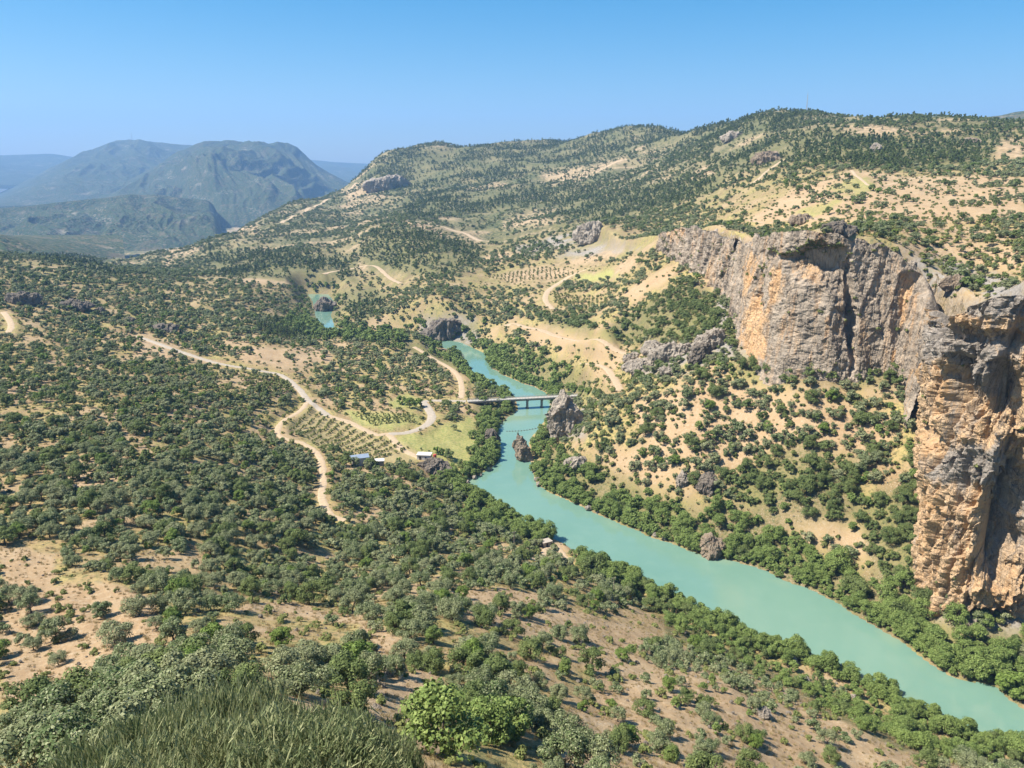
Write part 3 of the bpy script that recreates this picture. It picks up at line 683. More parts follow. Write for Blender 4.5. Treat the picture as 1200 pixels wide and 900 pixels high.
# ------------------------------------------------------------------ cliffs
def cells(x, y, seed):
    """jittered cells: a constant value in -1..1 per cell, sharp edges between them"""
    xi, yi = np.floor(x).astype(int), np.floor(y).astype(int); best = np.full(np.shape(x), 9.0); val = np.zeros(np.shape(x)); so = int(seed * 7) % 97
    for i in (-1, 0, 1):
        for j in (-1, 0, 1):
            h = _p[_p[(xi + i + so) & 255] + ((yi + j) & 255)]; h2 = _p[h + 91]; h3 = _p[h2 + 37]
            d = (xi + i + h / 255.0 - x) ** 2 + (yi + j + h2 / 255.0 - y) ** 2
            b = d < best; best = np.where(b, d, best); val = np.where(b, h3 / 127.5 - 1, val)
    return val
def cliff(name, s0, s1, mat, label, flute, alcoves=(), orange=(), base_orange=0.0, batter=0.10, ds=0.9, rows=150, seed=0.0, deep=-6.5, rough=1.0, inner=22.0, tilt=0.2):
    d = np.concatenate([[0], np.cumsum(np.linalg.norm(np.diff(CLIFF, axis=0), axis=1))])
    s = np.arange(s0, s1, ds)
    P = np.stack([np.interp(s, d, CLIFF[:, k]) for k in (0, 1)], -1)
    tg = np.gradient(P, axis=0)
    k = 15; tg = np.stack([np.convolve(np.pad(tg[:, c], k, mode='edge'), np.ones(2 * k + 1) / (2 * k + 1), 'valid') for c in (0, 1)], -1)
    tg /= np.linalg.norm(tg, axis=1)[:, None]
    nrm = np.stack([-tg[:, 1], tg[:, 0]], -1)          # towards the river (line runs from the right round to the back left)
    # choose the outward side: away from the plateau
    t = P + nrm * 4
    if in_poly(t[:, 0], t[:, 1], PLATEAU).mean() > 0.5: nrm = -nrm
    zt = T_up(P[:, 0], P[:, 1]); zf = np.minimum(T_low(P[:, 0], P[:, 1]), T_low(P[:, 0] + nrm[:, 0] * 14, P[:, 1] + nrm[:, 1] * 14)) - 4
    zt = np.maximum(zt, zf + 8)
    zt = zt + fbm(s / 9, seed, 0, 3) * 2.2 + 3.0 * pnoise(s / 30, seed + 3)
    q = np.linspace(0, 1, rows)
    S, Q = np.meshgrid(s, q)
    Z = zf[None] + (zt - zf)[None] * Q
    hgt = (zt - zf)[None]
    big = ridged(S / flute + 0.25 * pnoise(Z / 40, S / 60, seed), Z / 260, seed, 2, 0.5) * 4.2
    lean = S + (Z - 90) * tilt
    mid = ridged(lean / 11, Z / 55, seed + 5, 3) * 1.5
    bx, by = P[None, :, 0] + 0 * Z, P[None, :, 1] + 0 * Z
    small = fbm(bx / 4, by / 4, Z / 4, 4, 0.55) * 1.3 + fbm(bx / 1.4, by / 1.4, Z / 1.4, 2) * 0.35
    ledge = ridged(S / 70, Z / 15 + 0.3 * pnoise(S / 25, 1.0), seed + 9, 2) * 0.9
    crack = -3.2 * np.exp(-(pnoise(lean / 15, Z / 110, seed + 3) / 0.055) ** 2) - 1.6 * np.exp(-(pnoise(lean / 6, Z / 45, seed + 6) / 0.06) ** 2)
    blk = cells(lean / 9, Z / 17, seed) * 2.0 + cells(lean / 3.6, Z / 6.0, seed + 1) * 0.9
    fine = cells(lean / 1.7, Z / 2.6, seed + 2) * 0.34 + cells(S / 5.0, Z / 3.2, seed + 4) * 0.3
    disp = 2.5 + batter * hgt * (1 - Q) + big * (0.6 + 0.4 * rough) + (mid * 0.7 + ledge + blk) * rough + small * (0.5 + 0.5 * rough) + crack * rough + fine * (0.35 + 0.65 * rough)
    u, v, _ = proj(bx, by, Z)
    wu = u + 5 * fbm(bx / 8, by / 8, Z / 8, 3); wv = v + 8 * fbm(bx / 8 + 9, by / 8, Z / 8, 3)
    for (au, av, ru, rv, dep) in alcoves:
        e = ((wu - au) / ru) ** 2 + ((wv - av) / rv) ** 2
        disp = disp - dep * np.clip(1 - e, 0, 1) ** 0.8
    disp = np.maximum(disp, deep)
    m = np.full(S.shape, base_orange)
    for (au, av, ru, rv, a) in orange:
        e = ((wu - au) / ru) ** 2 + ((wv - av) / rv) ** 2
        m = np.maximum(m, a * np.exp(-e ** 2)) if a > 0 else m * (1 + a * np.exp(-e ** 2))
    # roll over the rim on to the plateau
    X = bx + nrm[None, :, 0] * disp; Y = by + nrm[None, :, 1] * disp
    top = disp[-1]
    ex, ey, ez, em = [], [], [], []
    for f in (0.06, 0.15, 0.27, 0.4, 0.55, 0.72, 0.88, 1.0):
        off = top * (1 - f) - inner * f
        xx = P[:, 0] + nrm[:, 0] * off; yy = P[:, 1] + nrm[:, 1] * off
        zz = zt * (1 - sstep(0, 0.9, f)) + (HG(xx, yy) + 0.3) * sstep(0, 0.9, f) + fbm(xx / 5, yy / 5, 1, 3) * 1.1 * (1 - f)
        if f == 1.0: zz -= 2.5
        ex.append(xx); ey.append(yy); ez.append(zz); em.append(np.full(len(s), f))
    X = np.concatenate([X, ex]); Y = np.concatenate([Y, ey]); Zc = np.concatenate([Z, ez])
    o_ = np.concatenate([m, np.zeros((8, len(s)))]); rim = np.concatenate([np.zeros(S.shape), np.clip(np.array(em) * 2.2 - 0.3, 0, 1)])
    col = np.stack([o_, rim, 0 * o_, 0 * o_ + 1], -1).reshape(-1, 4)
    me = fast_mesh(name, np.stack([X, Y, Zc], -1).reshape(-1, 3), grid_faces(len(X), len(s)), {'mask': ('FLOAT_COLOR', col)}, False)
    o = link(name, me, mat)
    return tag(o, label, 'cliff')
_cd = np.concatenate([[0], np.cumsum(np.linalg.norm(np.diff(CLIFF, axis=0), axis=1))])
def s_of(i):
    p = CLP[i]; return _cd[np.argmin(((CLIFF - p) ** 2).sum(1))]
cliff('rock_bluff', s_of(1), s_of(10) + 10, MBL, 'near ochre rock bluff with shaded overhanging hollows rising over the river trees', 26,
      alcoves=[(1172,625,34,72,15),(1192,560,22,50,9),(1140,455,17,42,10),(1185,470,28,52,8),(1105,510,10,22,6),(1160,395,45,14,5),(1150,735,60,16,7)],
      orange=[(1120,640,50,120,0.75),(1095,560,22,150,0.85),(1125,470,35,70,0.6),(1165,450,25,60,0.65),(1190,700,40,40,0.5),(1150,548,48,26,-0.9),(1120,402,40,20,-0.85),(1160,430,22,40,-0.7),(1185,600,30,70,-0.6),(1170,350,50,14,-0.9)], base_orange=0.66, batter=-0.085, ds=0.5, rows=260, seed=2.0, deep=-23.0, inner=38.0)
cliff('limestone_cliff', s_of(10) - 12, s_of(19), MC, 'tall grey limestone cliff streaked with orange below the plateau rim', 34,
      alcoves=[(955,305,24,26,9),(978,312,16,34,9),(992,365,7,70,7),(905,345,6,36,4),(1085,330,30,20,5),(940,300,40,8,4)],
      orange=[(905,390,13,50,0.95),(893,320,8,40,0.75),(925,335,9,30,0.7),(950,308,20,24,0.6),(1064,350,10,38,0.95),(1062,415,6,14,0.8),(850,330,14,30,0.55),(1010,420,5,5,0.2)], base_orange=0.31, batter=0.12, ds=0.55, rows=210, seed=7.0, rough=0.22, tilt=0.10)
cliff('cliff_band', s_of(19) - 6, s_of(22) + 20, MC, 'lower broken cliff band stepping back behind the dark rock corner', 30,
      orange=[(800,270,18,14,0.5),(845,320,12,20,0.5)], base_orange=0.3, batter=0.10, ds=1.0, rows=80, seed=12.0, rough=0.6)

# ------------------------------------------------------------------ rocks
def rand3(g):
    q = g.normal(size=3); return q / np.linalg.norm(q)
def rock_mesh(name, dims, seed, sharp=0.35, peak=0.0, lean=0.0, sub=5, blocky=0.5):
    import bmesh
    bm = bmesh.new(); bmesh.ops.create_icosphere(bm, subdivisions=sub, radius=1.0)
    V = np.array([v.co[:] for v in bm.verts]); Fs = np.array([[l.index for l in f.verts] for f in bm.faces]); bm.free()
    d = V / np.linalg.norm(V, axis=1)[:, None]
    r = (np.abs(d) ** 5).sum(1) ** (-1 / 5) * blocky + (1 - blocky)
    n = d * r[:, None]
    a = np.array(dims, float) / 2
    g = np.random.default_rng(int(seed * 13))
    for _ in range(16):      # cut by random planes: broken faces with sharp edges
        pn = rand3(g); off = 0.62 + 0.3 * g.random(); k = (n @ pn)
        n = n * np.where(k > off, off / np.maximum(k, 1e-6), 1.0)[:, None]
    P = n * a
    if peak: 
        h = np.clip((n[:, 2] + 1) / 2, 0, 1); k = 1 - peak * h ** 1.2
        P[:, 0] *= k; P[:, 1] *= k
    P[:, 0] += lean * (P[:, 2] + a[2])
    s = float(np.mean(a))
    dd = ridged(P[:, 0] / (s * 0.9) + seed, P[:, 1] / (s * 0.9), P[:, 2] / (s * 1.6), 4, 0.6) * sharp * 0.42 + cells(P[:, 0] / (s * 0.4) + seed, P[:, 2] / (s * 0.55) + P[:, 1] / (s * 0.5), seed) * 0.10 + fbm(P[:, 0] / (s * 0.25) + seed, P[:, 1] / (s * 0.25), P[:, 2] / (s * 0.4), 3) * sharp * 0.3
    P += d * (dd * s)[:, None]
    P[:, 2] += a[2] * 0.8
    return fast_mesh(name, P, Fs, None, False)
ROCKS = [  # name, u, v(base), width px, height px, depth factor, material, peak, lean, label
 ('rock_pinnacle',665,513,44,60,0.9,MR,0.55,-0.05,'tall pointed grey rock pinnacle at the right end of the bridge'),
 ('rock_fin',620,541,22,37,0.55,MRB,0.72,-0.42,'leaning brown rock fin standing at the water edge below the bridge'),
 ('rock_block',577,522,17,20,0.9,MRD,0.1,0.0,'dark square rock block on the left bank below the bridge'),
 ('river_boulder',835,656,32,30,0.9,MRB,0.35,0.0,'round brown boulder at the water edge among green bankside trees'),
 ('boulder',830,580,24,24,1.0,MRD,0.25,0.1,'dark boulder with a shaded side above the right bank trees'),
 ('boulder',800,570,15,19,0.9,MR,0.3,0.0,'upright pale grey boulder just left of the dark boulder'),
 ('boulder',677,553,30,17,1.0,MR,0.3,0.0,'low broad grey boulder among bushes below the pinnacle'),
 ('rock_slab',815,428,24,27,0.8,MRD,0.25,0.35,'dark tilted rock slab below the foot of the grey cliff'),
 ('rock_slab',784,441,24,13,0.8,MR,0.2,0.0,'small flat grey slab at the lower edge of the rock spur'),
 ('rock_ridge',835,408,50,20,0.5,MR,0.3,0.2,'grey rock ridge running down from the left foot of the cliff'),
 ('rock_ridge',790,421,60,18,0.5,MR,0.3,0.2,'long grey rock ridge across the middle of the rock spur'),
 ('rock_ridge',752,437,52,15,0.5,MR,0.3,0.2,'low grey rock ridge at the lower end of the rock spur by the track'),
 ('rock_slab',770,414,40,12,0.5,MR,0.3,0.2,'pale grey slab along the upper edge of the rock spur'),
 ('rock_slab',742,424,24,11,0.6,MR,0.3,0.1,'pale slab beside the bend of the dirt track'),
 ('island_rock',377,367,28,17,0.9,MRD,0.3,0.0,'dark humped island rock in the distant river pool'),
 ('islet_rock',582,463,5,5,1.0,MRD,0.3,0.0,'tiny dark islet rock in the river above the bridge'),
 ('rock_scarp',25,357,46,12,0.35,MRD,0.1,0.0,'dark rock scarp at the far left edge of the olive terrace'),
 ('rock_scarp',85,363,44,11,0.35,MRD,0.1,0.0,'broad dark rock scarp under a pale ledge on the olive terrace'),
 ('rock_scarp',118,369,16,9,0.35,MRD,0.1,0.0,'short dark rock scarp right of the pale ledge'),
 ('rock_scarp',152,379,16,8,0.35,MRD,0.1,0.0,'small dark scarp midway along the terrace edge'),
 ('rock_scarp',194,389,34,9,0.35,MRD,0.1,0.0,'dark wooded scarp above the start of the pale road'),
 ('rock_outcrop',508,556,44,18,0.5,MRD,0.2,0.0,'dark shaded rock outcrop under the white hut'),
 ('rock_outcrop',520,400,60,26,0.6,MRD,0.3,0.0,'dark scrubby rock outcrop on the outside of the river bend'),
 ('rock_outcrop',692,285,36,26,0.5,MR,0.2,0.0,'distant grey rock outcrop left of the cliff band'),
 ('rock_outcrop',902,190,40,12,0.5,MRB,0.2,0.0,'brown rock outcrop on the upper right hillside'),
 ('rock_outcrop',985,275,40,14,0.5,MRD,0.1,0.0,'dark flat rock outcrop along the cliff rim'),
 ('rock_outcrop',1026,178,18,9,0.6,MR,0.3,0.1,'small grey rock outcrop high on the wooded ridge'),
 ('rock_outcrop',860,163,28,9,0.5,MR,0.3,0.0,'pale rock outcrop just under the skyline'),
 ('rock_outcrop',1140,170,26,8,0.5,MRB,0.2,0.0,'reddish rock outcrop near the top right skyline'),
 ('rock_outcrop',455,222,54,14,0.4,MR,0.1,0.0,'distant grey rock outcrop on the forested spur'),
 ('rock_outcrop',1066,322,24,18,0.7,MR,0.2,0.1,'grey rock outcrop on the ramp between cliff and near bluff, upper of two'),
 ('rock_outcrop',1092,352,26,18,0.7,MR,0.2,0.1,'grey rock outcrop on the ramp between cliff and near bluff, lower of two'),
 ('rock_outcrop',1120,338,30,14,0.7,MRB,0.2,0.0,'brownish rock outcrop just behind the top of the near bluff'),
 ('rock_outcrop',940,262,30,10,0.6,MRB,0.1,0.0,'long brown rock outcrop along the rim above the orange streaks'),
 ('boulder',742,590,8,7,1.0,MR,0.3,0.0,'small grey boulder showing among the riverside trees'),
 ('boulder',944,806,16,11,1.0,MR,0.3,0.0,'pale boulder on the near bank beside the lone pine'),
 ('boulder',884,748,9,6,1.0,MR,0.3,0.0,'small pale boulder on the near bank among shrubs'),
 ('boulder',772,757,9,6,1.0,MR,0.3,0.0,'whitish boulder on the bare near slope'),
 ('boulder',896,843,20,9,1.0,MR,0.3,0.0,'low grey boulder patch beside the young olives'),
 ('boulder',86,575,8,7,1.0,MR,0.3,0.0,'small grey boulder below the conifer clump'),
]
for i, (nm, u, v, wp, hp, df, mt, pk, ln, lab) in enumerate(ROCKS):
    p = cast(u, v)[0]
    t = p[1] * CP - (p[2] - EYE) * SP
    w, h = wp * t / F, hp * t / F
    me = rock_mesh(nm, (w, max(w * df, h * 0.4), h * 1.06), 3.1 * i + 1, 0.4, pk, ln, 6 if wp > 12 else 4)
    o = link(nm, me, mt, None, (p[0], p[1] + max(w * df, h * 0.4) * 0.35, p[2] - h * 0.06), random.uniform(-0.25, 0.25))
    tag(o, lab, 'cliff' if 'scarp' in nm else 'rock')
# pale stones along the water edge
stones = []
for i, (u, v) in enumerate([(752,620),(768,628),(778,632),(700,601),(690,597),(548,566),(556,562),(563,559),(572,552),(629,563),(631,570),(868,656),(812,640),(1000,818),(930,778)]):
    p = cast(u, v)[0]; s = 1.4 + 1.6 * rng.random()
    me = rock_mesh('shore_stone', (s * 1.5, s, s), 90 + i, 0.4, 0.2, 0, 3)
    o = link('shore_stone', me, MR, None, (p[0], p[1], max(p[2], 0) - 0.2), rng.random() * 6)
    tag(o, f'pale stone at the river edge, {u / 12:.0f}% across and {v / 9:.0f}% down the view', 'stone', 'pale stones along the river edge')

# ------------------------------------------------------------------ bridge
a, b = at_z(548, 470, 8.0), at_z(684, 463, 8.0)
d = b - a; L = float(np.hypot(d[0], d[1])); ang = math.atan2(d[1], d[0])
br = tag(empty('bridge', (a[0], a[1], 0.0), ang), 'narrow concrete road bridge on slender piers crossing the turquoise river', 'bridge')
mb = MB(); mb.box((L / 2, 0, 7.75), (L, 5.6, 0.55)); mb.build('deck', M_CONC, br)
for s in (-1, 1):
    mb = MB(); mb.box((L / 2, s * 1.7, 6.95), (L - 1, 0.5, 1.04)); mb.build('girder', M_CONCD, br)
    mb = MB(); mb.box((L / 2, s * 2.68, 8.2), (L, 0.22, 0.32)); mb.build('kerb', M_CONC, br)
    mb = MB()
    for k in range(int(L / 2.4)): mb.box((0.6 + k * 2.4, s * 2.68, 8.82), (0.14, 0.14, 0.92))
    for zz in (8.85, 9.28): mb.box((L / 2, s * 2.68, zz), (L, 0.09, 0.1))
    mb.build('railing', M_WHITE, br)
for u in (567, 583.6, 600.5, 617, 634, 648):
    x = L * (u - 548) / (684 - 548)
    mb = MB(); mb.box((x, 0, 2.2), (1.15, 3.4, 8.4)); mb.box((x, 0, 6.2), (1.5, 4.6, 0.5)); pr = mb.build('pier', M_CONCD, br)
    mb = MB(); mb.box((x, 0, -0.6), (2.2, 4.6, 1.8)); mb.build('footing', M_CONCD, pr)
# ------------------------------------------------------------------ float line across the water
a2, b2 = at_z(594, 505.5, 0.1), at_z(637, 500, 0.1)
fl = tag(empty('float_line', a2), 'thin line of small dark floats strung across the river below the bridge', 'float line')
n = 14; pts = [(b2 - a2) * k / (n - 1) + np.array([0, -3.0 * math.sin(PI * k / (n - 1)), 0]) for k in range(n)]
mb = MB(); mb.tube(pts, 0.07, 5); mb.build('rope', M_WOOD, fl)
for p in pts:
    mb = MB(); mb.tube([p + np.array([0, 0, -0.2]), p + np.array([0, 0, 0.1]), p + np.array([0, 0, 0.55])], [0.22, 0.38, 0.16], 8); mb.build('float', M_BUOY, fl)

# ------------------------------------------------------------------ buildings, poles, masts
def house(name, label, cat, p, w, dp, h, rz, wall, roofm, gable=0.0, doors=((0.2, 0),), wins=((-0.25, 0),)):
    r = tag(empty(name, p, rz), label, cat)
    mb = MB(); mb.box((0, 0, h / 2 - 0.4), (w, dp, h + 0.8)); mb.build('wall', wall, r)
    mb = MB()
    if gable:
        o = 0.35
        V = [(-w/2-o,-dp/2-o,h),(w/2+o,-dp/2-o,h),(w/2+o,dp/2+o,h),(-w/2-o,dp/2+o,h),(-w/2-o,0,h+gable),(w/2+o,0,h+gable)]
        V += [(x, y, z + 0.18) for x, y, z in V]
        mb.add(V, [(0,3,2,1),(6,7,11,10),(8,9,10,11),(0,1,7,6),(2,3,9,8),(1,2,8,11,7),(3,0,6,10,9)])
    else:
        mb.box((0, 0, h + 0.13), (w + 0.7, dp + 0.7, 0.26))
    mb.build('roof', roofm, r)
    for fx, _ in doors:
        mb = MB(); mb.box((fx * w, -dp / 2 - 0.02, 1.05), (1.0, 0.1, 2.1)); dd = mb.build('door', M_DARK, r)
        mb = MB()
        for sx in (-0.58, 0.58): mb.box((fx * w + sx, -dp / 2 - 0.03, 1.1), (0.14, 0.14, 2.2))
        mb.box((fx * w, -dp / 2 - 0.03, 2.27), (1.3, 0.14, 0.14)); mb.build('frame', M_WOOD, dd)
    for fx, _ in wins:
        mb = MB(); mb.box((fx * w, -dp / 2 - 0.02, 1.6), (1.1, 0.1, 0.9)); ww = mb.build('window', M_DARK, r)
        mb = MB(); mb.box((fx * w, -dp / 2 - 0.08, 1.1), (1.4, 0.22, 0.1)); mb.build('sill', M_CONC, ww)
    return r
p = cast(421, 545)[0]; house('farm_house', 'pale farm house with a blue metal roof among olives below the field', 'house', (p[0], p[1] + 2, p[2]), 9.0, 6.0, 4.2, 0.35, M_WHITE, M_BLUE, 1.2, ((0.25, 0),), ((-0.2, 0),))
p = cast(440, 545)[0]; house('farm_shed', 'long low shed with a pale flat roof beside the blue roofed house', 'shed', (p[0], p[1] + 1, p[2]), 9.0, 4.0, 2.4, 0.15, M_CONCD, M_WHITE, 0, ((0.1, 0),), ((-0.3, 0),))
p = cast(497, 539)[0]; house('field_hut', 'white hut with a flat roof at the corner of the field track', 'hut', (p[0], p[1] + 2, p[2]), 8.0, 5.0, 3.0, -0.1, M_WHITE, M_WHITE, 0, ((-0.25, 0),), ((0.15, 0),))
tk = tag(empty('water_tank', (p[0] + 6.2, p[1] + 1.5, p[2])), 'small red tank on a stand beside the white hut', 'tank')
mb = MB(); mb.tube([(0, 0, 1.4), (0, 0, 1.5), (0, 0, 2.9), (0, 0, 3.05)], [0.9, 1.0, 1.0, 0.5], 14); mb.build('barrel', M_RED, tk)
for sx in (-0.6, 0.6):
    for sy in (-0.6, 0.6):
        mb = MB(); mb.tube([(sx, sy, -0.5), (sx, sy, 1.45)], 0.07, 5); mb.build('leg', M_STEEL, tk)
p = cast(640, 641)[0]; house('stone_hut', 'small stone hut with a dark doorway on the near river bank', 'hut', (p[0], p[1] + 1, p[2]), 4.4, 3.4, 2.6, 0.5, M_STONE, M_STONE, 0, ((-0.1, 0),), ())
for u, v, hh, lab in ((602.5, 643, 8.2, 'weathered wooden utility pole among olives left of the stone hut'), (719, 698, 8.2, 'wooden utility pole in olives behind the near riverside trees'), (525, 546, 6.5, 'thin utility pole at the edge of the yellow green field')):
    p = cast(u, v)[0]; up = tag(empty('utility_pole', p, 0.4), lab, 'pole', 'utility poles by the river')
    mb = MB(); mb.tube([(0, 0, -0.5), (0, 0, hh)], [0.2, 0.13], 8); mb.build('pole', M_WOOD, up)
    mb = MB(); mb.box((0, 0.16, hh - 0.6), (1.9, 0.12, 0.14)); ca = mb.build('crossarm', M_WOOD, up)
    for sx in (-0.8, 0, 0.8):
        mb = MB(); mb.tube([(sx, 0.16, hh - 0.53), (sx, 0.16, hh - 0.3)], [0.06, 0.09], 6); mb.build('insulator', M_WHITE, ca)
def mast(p, h, w, lab):
    r = tag(empty('transmission_mast', p), lab, 'mast')
    mb = MB()
    for k in range(3):
        a_ = 2 * PI * k / 3; mb.tube([(w * math.cos(a_), w * math.sin(a_), -3), (w * 0.35 * math.cos(a_), w * 0.35 * math.sin(a_), h)], w * 0.14, 5)
    nb = 12
    for i in range(nb):
        for k in range(3):
            f0, f1 = i / nb, (i + 1) / nb; r0, r1 = w * (1 - 0.65 * f0), w * (1 - 0.65 * f1); a0, a1 = 2 * PI * k / 3, 2 * PI * (k + 1) / 3
            mb.tube([(r0 * math.cos(a0), r0 * math.sin(a0), h * f0), (r1 * math.cos(a1), r1 * math.sin(a1), h * f1)], w * 0.08, 4)
    mb.build('lattice', M_STEEL, r)
    mb = MB(); mb.tube([(0, 0, h * 0.95), (0, 0, h * 1.15)], w * 0.16, 5); mb.build('antenna', M_STEEL, r)
for v_ in range(128, 165):
    p = cast(949, v_, 900)[0]
    if p[1] < 4000: break
t = p[1] * CP - (p[2] - EYE) * SP; print('mast', v_, t)
mast((p[0], p[1] + 20, p[2]), 21 * t / F, 1.5, 'thin lattice mast on the skyline of the right ridge')
dx_, yw_, zw_ = ray(155, 167); q = at_t(155, 167, 11500 / math.hypot(dx_, yw_)); mast(q, 112, 5.5, 'distant thin mast on top of the blue mountain')

# ------------------------------------------------------------------ vegetation: shapes
def rand_dirs(n, g):
    d = g.normal(size=(n, 3)); return d / np.linalg.norm(d, axis=1)[:, None]
def leaf_quads(P, Nn, size, g, long=1.5):
    """one small bent-free quad per point, facing Nn, random turn"""
    n = len(P); t = np.cross(Nn, rand_dirs(n, g)); t /= np.linalg.norm(t, axis=1)[:, None] + 1e-9
    b = np.cross(Nn, t); s = size * (0.55 + 0.9 * g.random(n))[:, None]
    a = t * s * 0.5 * long; b = b * s * 0.5
    j = lambda: 1 + 0.5 * (g.random((n, 1)) - 0.5)
    V = np.stack([P - a * j() - b * j() * 0.6, P + a * 0.2 - b * j(), P + a * j() + b * 0.3 * j(), P - a * 0.3 + b * j()], 1).reshape(-1, 3)
    return V, np.arange(4 * n).reshape(-1, 4)
def crown(name, seed, rad, h, z0, lobes, nleaf, leaf, shape='round', jit=0.5):
    """many small leaf clumps on overlapping lobes; rad = crown radius, z0..h = crown height span"""
    g = np.random.default_rng(seed)
    c = []; rl = []
    while len(c) < lobes:
        f = g.random() ** 0.8; w = g.random() * 2 * PI
        if shape == 'round':
            zc = f; k = math.sqrt(max(0.0, 1 - (1.55 * (zc - 0.42)) ** 2))
        elif shape == 'tall': zc = f; k = math.sqrt(max(0.0, 1 - (1.75 * (zc - 0.45)) ** 2)) * 0.9
        elif shape == 'cone': zc = f ** 1.3; k = (1 - zc) ** 0.8 + 0.08
        elif shape == 'column': zc = f; k = 0.6 * (1 - zc ** 3) + 0.15
        else: zc = f * 0.9; k = math.sqrt(max(0.0, 1 - zc ** 2))
        q = (0.35 + 0.5 * g.random() ** 0.5) * k * rad * (1 + 0.22 * math.sin(2 * w + seed) + 0.15 * math.sin(3 * w + 2 * seed))
        c.append((q * math.cos(w), q * math.sin(w), z0 + (h - z0) * (0.12 + 0.72 * zc)))
        rl.append(rad * ((0.17 if shape == 'tall' else 0.24) + 0.22 * g.random()) * (0.7 if shape in ('cone', 'column') else 1) * (1 - 0.4 * zc if shape == 'cone' else 1))
    c = np.array(c); rl = np.array(rl); k = g.integers(0, lobes, nleaf)
    d = rand_dirs(nleaf, g); d[:, 2] = np.where(d[:, 2] < -0.35, -d[:, 2], d[:, 2])
    P = c[k] + d * (rl[k] * (0.62 + 0.5 * g.random(nleaf) ** 0.7))[:, None] * np.array([1, 1, 0.85])
    jit = jit * (1.5 if shape == 'tall' else 1.0)
    Nn = d + jit * rand_dirs(nleaf, g) + np.array([0, 0, 0.25]); Nn /= np.linalg.norm(Nn, axis=1)[:, None]
    V, Fq = leaf_quads(P, Nn, leaf, g)
    V[:, 2] = np.maximum(V[:, 2], 0.02)
    return fast_mesh(name, V, Fq), c
def trunk_mesh(name, seed, r, z1, cs, nlimb=4, stems=1):
    g = np.random.default_rng(seed + 500); mb = MB()
    for s in range(stems):
        ox, oy = (g.normal(0, 0.25, 2) if stems > 1 else (0, 0))
        fx, fy = ox * 1.8 + g.normal(0, 0.18), oy * 1.8 + g.normal(0, 0.18)
        mb.tube([(ox, oy, -0.5), (ox, oy, 0.15), (ox + (fx - ox) * .5, oy + (fy - oy) * .5 + .06, z1 * .55), (fx, fy, z1)], [r * 1.5, r * 1.15, r * 0.9, r * 0.75], 8)
        for i in g.choice(len(cs), min(nlimb, len(cs)), replace=False):
            e = cs[i]; m = (np.array([fx, fy, z1]) + e) / 2 + g.normal(0, 0.15, 3)
            mb.tube([(fx, fy, z1 * 0.93), m, e], [r * 0.6, r * 0.4, r * 0.15], 6)
    return mb.mesh(name)
KIND = {}
def kind(key, name, cat, mat, protos, group, ht):
    """protos: list of (crown kwargs, trunk kwargs)"""
    KIND[key] = dict(name=name, cat=cat, mat=mat, group=group, ht=ht, protos=[])
    for ck, tk in protos:
        cm, cs = crown('crown', **ck); tm = trunk_mesh('trunk', ck['seed'], *tk[:1], tk[1], cs, *tk[2:]) if tk else None
        cm.materials.append(mat)
        if tm: tm.materials.append(M_BARK)
        KIND[key]['protos'].append((cm, tm, ck['rad']))
def variants(n, seed, rad, h, z0, lobes, nleaf, leaf, shape, tk):
    g = np.random.default_rng(seed)
    return [(dict(seed=seed + i, rad=rad * (0.88 + 0.26 * g.random()), h=h * (0.88 + 0.26 * g.random()), z0=z0, lobes=lobes + int(g.integers(-3, 4)), nleaf=nleaf, leaf=leaf, shape=shape), tk) for i in range(n)]
kind('olive', 'olive_tree', 'olive tree', L_OL, variants(7, 10, 2.7, 4.4, 0.7, 24, 4200, 0.18, 'round', (0.2, 1.3, 5)) + variants(3, 30, 2.7, 4.2, 0.5, 18, 1200, 0.34, 'round', (0.2, 1.2, 3)) + variants(3, 40, 2.75, 4.0, 0.2, 14, 300, 0.70, 'round', None), 'olive trees on the slopes', 4.2)
kind('river', 'riverside_tree', 'tree', L_RV, variants(6, 60, 3.3, 7.0, 0.4, 44, 4600, 0.24, 'tall', (0.22, 2.6, 6)) + variants(3, 70, 3.3, 6.6, 0.3, 32, 1500, 0.42, 'tall', (0.22, 2.2, 3)) + variants(2, 75, 3.3, 6.4, 0.1, 16, 340, 0.9, 'tall', None), 'green trees along the river', 7.0)
kind('oak', 'evergreen_oak', 'tree', L_OK, variants(5, 80, 3.1, 5.6, 0.3, 24, 3800, 0.22, 'round', (0.24, 1.6, 5)) + variants(3, 90, 3.1, 5.2, 0.2, 18, 1200, 0.4, 'round', (0.24, 1.3, 3)) + variants(2, 95, 3.0, 4.8, 0.1, 14, 300, 0.8, 'round', None), 'dark evergreen oaks', 5.4)
kind('pine', 'pine_tree', 'pine tree', L_PN, variants(4, 100, 2.6, 9.5, 1.0, 30, 3000, 0.25, 'cone', (0.22, 6.0, 6)) + variants(2, 110, 2.6, 9.0, 0.6, 22, 900, 0.5, 'cone', (0.2, 5.0, 3)) + variants(3, 115, 2.7, 8.5, 0.2, 16, 220, 1.05, 'cone', None), 'pine trees on the hills', 9.0)
kind('shrub', 'shrub', 'shrub', L_SH, variants(6, 120, 1.0, 1.2, 0.02, 10, 460, 0.2, 'dome', (0.04, 0.4, 4, 3)) + variants(3, 130, 1.0, 1.1, 0.02, 7, 90, 0.46, 'dome', None), 'low green shrubs on the dry slope', 1.2)
kind('lime', 'lime_green_tree', 'tree', L_LM, variants(3, 140, 2.5, 4.6, 0.6, 20, 3600, 0.21, 'round', (0.18, 1.4, 5)) + variants(2, 150, 2.6, 4.3, 0.2, 14, 420, 0.6, 'round', None), 'lime green trees', 4.4)
kind('cypress', 'cypress', 'cypress', L_OK, variants(1, 160, 1.5, 13.0, 0.3, 30, 1500, 0.34, 'column', (0.2, 7.0, 5)), 'cypresses', 13.0)
